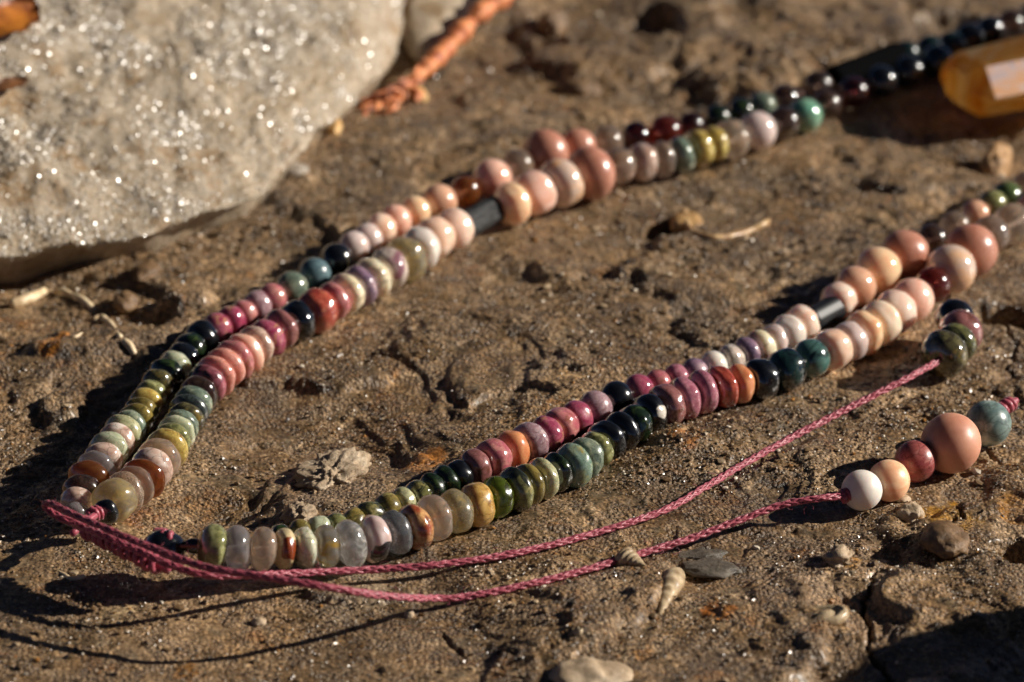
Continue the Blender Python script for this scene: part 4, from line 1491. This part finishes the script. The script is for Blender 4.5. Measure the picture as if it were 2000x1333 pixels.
# straws / root pieces at the left
STRAW = simple_mat('bleached_straw', (240, 218, 180), 0.4, 0.15, (206, 176, 136), 10.0)
def straw(pts, r0, r1, label, name='straw', mat=None, cat='straw'):
    mb = MB()
    C = catmull([on_ground(*p) for p in pts], 0.03)
    u = np.linspace(0, 1, len(C))
    rr = 0.8 * (r0 + (r1 - r0) * u) * (1 + 0.35 * fbm(C * 5.0 + 5, 3))
    C[:, 2] -= 0.03
    tube(mb, C, rr, 10)
    o = obj(name, mb.mesh(name), mat or STRAW)
    tag(o, label, cat)
    return o


straw([(22,600,.06),(45,594,.07),(66,586,.08),(86,577,.08)], 0.055, 0.06, 'short bleached stick with knobbed ends at the far left')
straw([(184,630,.04),(200,628,.06),(218,642,.06),(234,660,.04)], 0.05, 0.035, 'bent pale straw left of the strands')
straw([(242,668,.04),(254,680,.05),(262,692,.03)], 0.045, 0.05, 'short pale straw piece touching the tip of the bent straw')
straw([(112,572,.03),(135,578,.04),(165,592,.04),(184,606,.02)], 0.05, 0.06, 'dull flat straw between the stick and the bent straw')
straw([(104,650,.02),(118,655,.03),(140,660,.03),(160,652,.02)], 0.028, 0.025, 'thin curved straw below the dull flat straw')
straw([(108,1110,.01),(122,1120,.02),(140,1132,.03),(164,1126,.02)], 0.018, 0.03, 'thin white splinter on the stone below the cord knot')
straw([(1305,860,.01),(1290,864,.01)], 0.01, 0.01, 'x') if False else None

# reddish conifer twig beside the big rock
TW = simple_mat('orange_brown_bark', (230, 150, 92), 0.55, 0.15, (180, 92, 58), 5.0)
tw = bpy.data.objects.new('twig', None)
COL.objects.link(tw)
tag(tw, 'orange brown conifer twig leaning against the big pale rock', 'twig')
stem = [(722,204,.10),(745,192,.16),(775,178,.20),(805,158,.24),(835,132,.28),(862,104,.30),(884,82,.32),(905,58,.35),(935,28,.40),(985,-10,.45),(1030,-60,.5)]
mb = MB()
C = catmull([at(*p) for p in stem], 0.02)
u = np.linspace(0, 1, len(C))
rr = np.interp(u, [0, .15, .3, .45, .52, .6, .66, .8, 1], [.07, .085, .09, .13, .14, .08, .12, .12, .11]) * (1 + 0.06 * np.sin(u * 60) + 0.42 * fbm(C * 4, 4))
tube(mb, C, rr, 14)
obj('stem', mb.mesh('stem'), TW, tw)
g = random.Random(5)
TW2 = simple_mat('dull_twig_bark', (196, 128, 92), 0.6, 0.1, (132, 80, 60), 6.0)
for k in range(64):
    foot = k >= 38
    i = int(len(C) * (g.uniform(0, 0.14) if foot else (0.05 + 0.75 * k / 38)))
    p = C[i] + (np.array([g.uniform(-.14, .14), g.uniform(-.32, .05), g.uniform(-.10, .02)]) if foot else 0)
    d = np.array([g.uniform(-1, 1), g.uniform(-1, 1), g.uniform(-0.3, 0.9)])
    d /= np.linalg.norm(d)
    T0 = C[min(i + 3, len(C) - 1)] - C[i]
    T0 /= np.linalg.norm(T0) * (-1 if foot else 1)
    L = g.uniform(0.08, 0.2)
    mb = MB()
    cc = catmull([p, p + d * 0.08 + T0 * 0.03, p + d * 0.12 + T0 * L], 0.02)
    tube(mb, cc, np.linspace(0.05, 0.015, len(cc)), 7)
    obj('scale', mb.mesh('scale'), TW2 if k % 3 == 0 else TW, tw)
for pts in ([(735,200,.14),(715,205,.12),(700,222,.07),(706,240,.04)], [(742,198,.14),(735,215,.12),(742,232,.07),(748,248,.04)],
            [(765,186,.18),(768,205,.12),(766,225,.06),(768,238,.04)], [(722,204,.11),(712,230,.08),(716,248,.04)], [(752,192,.16),(750,212,.10),(728,236,.04)]):
    mb = MB()
    Cb = catmull([at(*p) for p in pts], 0.02)
    tube(mb, Cb, np.linspace(0.055, 0.03, len(Cb)) * (1 + 0.5 * fbm(Cb * 7, 3)), 9)
    obj('side_shoot', mb.mesh('side_shoot'), TW, tw)

SEEDM = [(0.3, (180, 130, 70)), (0.55, (226, 184, 120)), (0.8, (240, 208, 156))]
pebble(655, 245, 26, 30, 0.10, SEEDM, 'small cream seed in the shade at the foot of the big rock', 61, 'seed', 'seed', rough=0.06)
pebble(816, 186, 38, 24, 0.12, SEEDM, 'cream seed lying below the middle of the orange twig', 62, 'seed', 'seed', rough=0.06)

# dry leaf litter in the top left corner, on the rock
LEAF = simple_mat('dry_orange_leaf', (196, 120, 40), 0.5, 0.2, (104, 44, 22), 3.0)
def leaf(c, length, width, rot, tilt, label, mat):
    n, m = 14, 7
    u = np.linspace(0, 1, n)
    v = np.linspace(-1, 1, m)
    wd = np.sin(np.pi * np.clip(u * 0.96 + 0.02, 0, 1)) ** 0.8 * width * (1 + 0.12 * np.sin(u * 19))
    Xl = np.broadcast_to((u * length)[:, None], (n, m))
    Yl = wd[:, None] * v[None]
    Zl = 0.20 * width * np.abs(v[None]) + 0.12 * np.sin(u * 5)[:, None] * length * 0.4 + 0.03 * np.sin(v * 9)[None]
    top_ = np.stack([Xl, Yl, Zl], -1).reshape(-1, 3)
    bot = top_ - np.array([0, 0, 0.012])
    i = np.arange(n - 1)[:, None] * m
    j = np.arange(m - 1)[None]
    Qt = np.stack([i + j, i + m + j, i + m + j + 1, i + j + 1], -1).reshape(-1, 4)
    Qb = Qt[:, ::-1] + n * m
    edge = [k * m for k in range(n)] + [(n - 1) * m + k for k in range(1, m)] + [k * m + m - 1 for k in range(n - 2, -1, -1)] + [k for k in range(m - 2, 0, -1)]
    Qe = [(a, b, b + n * m, a + n * m) for a, b in zip(edge, edge[1:] + edge[:1])]
    o = obj('leaf', make_mesh('leaf', np.vstack([top_, bot]), np.vstack([Qt, Qb, np.array(Qe)])), mat)
    o.location = c
    o.rotation_euler = (tilt, -0.2, rot)
    tag(o, label, 'leaf')


def on_rock(px, py):
    tv = top.reshape(-1, 3)
    h = 1.2
    for _ in range(12):
        p = at(px, py, h)
        k = np.argmin((tv[:, 0] - p.x) ** 2 + (tv[:, 1] - p.y) ** 2)
        h = 0.5 * h + 0.5 * (tv[k, 2] + 0.04)
    return at(px, py, h)


leaf(on_rock(-30, 75), 0.9, 0.28, 0.9, 0.3, 'dry orange leaf on the rock in the top left corner', LEAF)
leaf(on_rock(60, 30), 0.7, 0.22, 2.1, -0.4, 'dark red brown leaf tucked behind the orange leaf at top left', simple_mat('dry_red_leaf', (120, 40, 30), 0.45, 0.1, (60, 26, 30), 3.0))
leaf(on_rock(-15, 180), 0.45, 0.10, 0.5, 0.2, 'small brown leaf scrap at the left edge of the rock', simple_mat('dry_brown_leaf', (150, 100, 60), 0.5, 0.1, (90, 60, 40), 3.0))

# ------------------------------------------------------------------ amber crystal at the upper right
m, t, b = new_mat('amber_quartz')
tc = node(t, 'ShaderNodeTexCoord')
n1 = node(t, 'ShaderNodeTexNoise', Scale=1.6, Detail=6.0, Roughness=0.6, Distortion=0.8)
t.links.new(tc.outputs['Object'], n1.inputs['Vector'])
r = ramp(t, [(0.34, rgba((226, 140, 40))), (0.5, rgba((250, 196, 100))), (0.66, rgba((255, 238, 196)))], n1.outputs[0])
t.links.new(r.outputs[0], b.inputs['Base Color'])
b.inputs['Roughness'].default_value = 0.08
b.inputs['Transmission Weight'].default_value = 0.72
b.inputs['Subsurface Weight'].default_value = 0.5
b.inputs['Subsurface Radius'].default_value = (0.5, 0.25, 0.08)
tl = node(t, 'ShaderNodeBsdfTranslucent')
t.links.new(r.outputs[0], tl.inputs['Color'])
mx = node(t, 'ShaderNodeMixShader')
mx.inputs[0].default_value = 0.58
t.links.new(b.outputs[0], mx.inputs[1])
t.links.new(tl.outputs[0], mx.inputs[2])
t.links.new(mx.outputs[0], t.nodes['Material Output'].inputs['Surface'])
AMB = m
m, t, b = new_mat('lilac_sky_reflection')  # reflected sky painted as lilac on one face, mottled with amber
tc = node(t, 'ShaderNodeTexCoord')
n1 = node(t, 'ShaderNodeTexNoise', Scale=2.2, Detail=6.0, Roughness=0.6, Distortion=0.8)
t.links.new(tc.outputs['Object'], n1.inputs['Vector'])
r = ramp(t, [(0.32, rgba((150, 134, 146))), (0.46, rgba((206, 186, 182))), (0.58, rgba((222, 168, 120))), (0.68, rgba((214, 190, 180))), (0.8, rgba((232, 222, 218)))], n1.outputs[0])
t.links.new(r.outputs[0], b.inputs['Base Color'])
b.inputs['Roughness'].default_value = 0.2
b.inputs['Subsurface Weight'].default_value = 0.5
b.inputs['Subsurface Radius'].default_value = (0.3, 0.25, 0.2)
SKY_FACE = m


def crystal():
    tip = at(1862, 166, 0.42)
    far = at(2270, 84, 0.50)
    ax = (far - tip).normalized()
    L = (far - tip).length
    side = ax.cross(Vector((0, 0, 1))).normalized()
    up = side.cross(ax).normalized()
    Rr = 0.50
    V = []
    # blunt, off-centre tip ring, shoulder ring, far ring
    rings = [(0.0, 0.52, 0.0), (0.20, 0.98, -0.03), (L, 1.05, -0.02)]
    for (d, k, o_) in rings:
        for a in range(6):
            an = math.radians(60 * a)
            wob = 1 + 0.08 * math.sin(a * 2.3 + d)
            V.append((tip + ax * d + side * (math.cos(an) * Rr * k * 1.25 * wob) + up * (math.sin(an) * Rr * k * 0.82 * wob + o_))[:])
    Q = []
    for r_ in range(2):
        for a in range(6):
            a2 = (a + 1) % 6
            Q.append((r_ * 6 + a, r_ * 6 + a2, r_ * 6 + 6 + a2, r_ * 6 + 6 + a))
    V = np.array(V)
    import bmesh
    bm = bmesh.new()
    vs = [bm.verts.new(v) for v in V]
    for q in Q:
        bm.faces.new([vs[i] for i in q])
    bm.faces.new([vs[i] for i in range(5, -1, -1)])
    bm.faces.new([vs[12 + i] for i in range(6)])
    bmesh.ops.recalc_face_normals(bm, faces=bm.faces)
    bmesh.ops.bevel(bm, geom=bm.edges[:], offset=0.035, segments=3, affect='EDGES', profile=0.6)
    me = bpy.data.meshes.new('crystal')
    bm.to_mesh(me)
    bm.free()
    me.materials.append(AMB)
    me.materials.append(SKY_FACE)
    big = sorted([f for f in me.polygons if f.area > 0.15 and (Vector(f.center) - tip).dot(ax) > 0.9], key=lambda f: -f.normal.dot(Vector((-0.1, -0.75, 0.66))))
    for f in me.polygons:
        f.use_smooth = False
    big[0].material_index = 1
    o = obj('crystal', me)
    tag(o, 'big amber quartz crystal with a lilac sky reflection painted on one face at the upper right', 'crystal')


crystal()

S2 = Vector((SUN_DIR.x, SUN_DIR.y, 0)) / SUN_DIR.z * 1.2  # stone added out of view, outlined from the shadow it is to cast
OUTC = [at(*p, 0) + S2 for p in [(1640,178),(1690,140),(1765,108),(1880,80),(1900,190),(1800,215),(1700,210)]]
VV, Q, T, _ = boulder([(p.x, p.y) for p in OUTC], 1.2, 0.03, 31.0, rings=30, seg=90)
m4 = make_mesh('stone', VV, Q, T)
m4.materials.append(rme.materials[0])
o = obj('stone', m4)
tag(o, 'unseen flat stone added right of the amber crystal to shade the end of the black beads', 'stone')

# ------------------------------------------------------------------ rock added outside the frame to shade the lower right corner
S_ = Vector((SUN_DIR.x, SUN_DIR.y, 0)) / SUN_DIR.z * 2.1
e0, e1, e2 = at(2190, 1190) + S_, at(2050, 1278) + S_, at(2010, 1385) + S_
OUTB = [(e0.x + 3.5, e0.y + 1.0), (e0.x + 1.2, e0.y + 0.6), (e0.x, e0.y), (e1.x, e1.y), (e2.x, e2.y), (e2.x + 0.5, e2.y - 1.6), (e2.x + 2.5, e2.y - 2.4), (e2.x + 5.5, e2.y - 1.0), (e0.x + 5.0, e0.y - 0.5)]
VV, Q, T, _ = boulder(OUTB, 3.4, 0.2, 21.0, rings=40, seg=120)
m3 = make_mesh('boulder', VV, Q, T)
m3.materials.append(rme.materials[0])
o = obj('boulder', m3)
tag(o, 'grey boulder added out of view right of the tassel to shade the lower right corner', 'boulder')
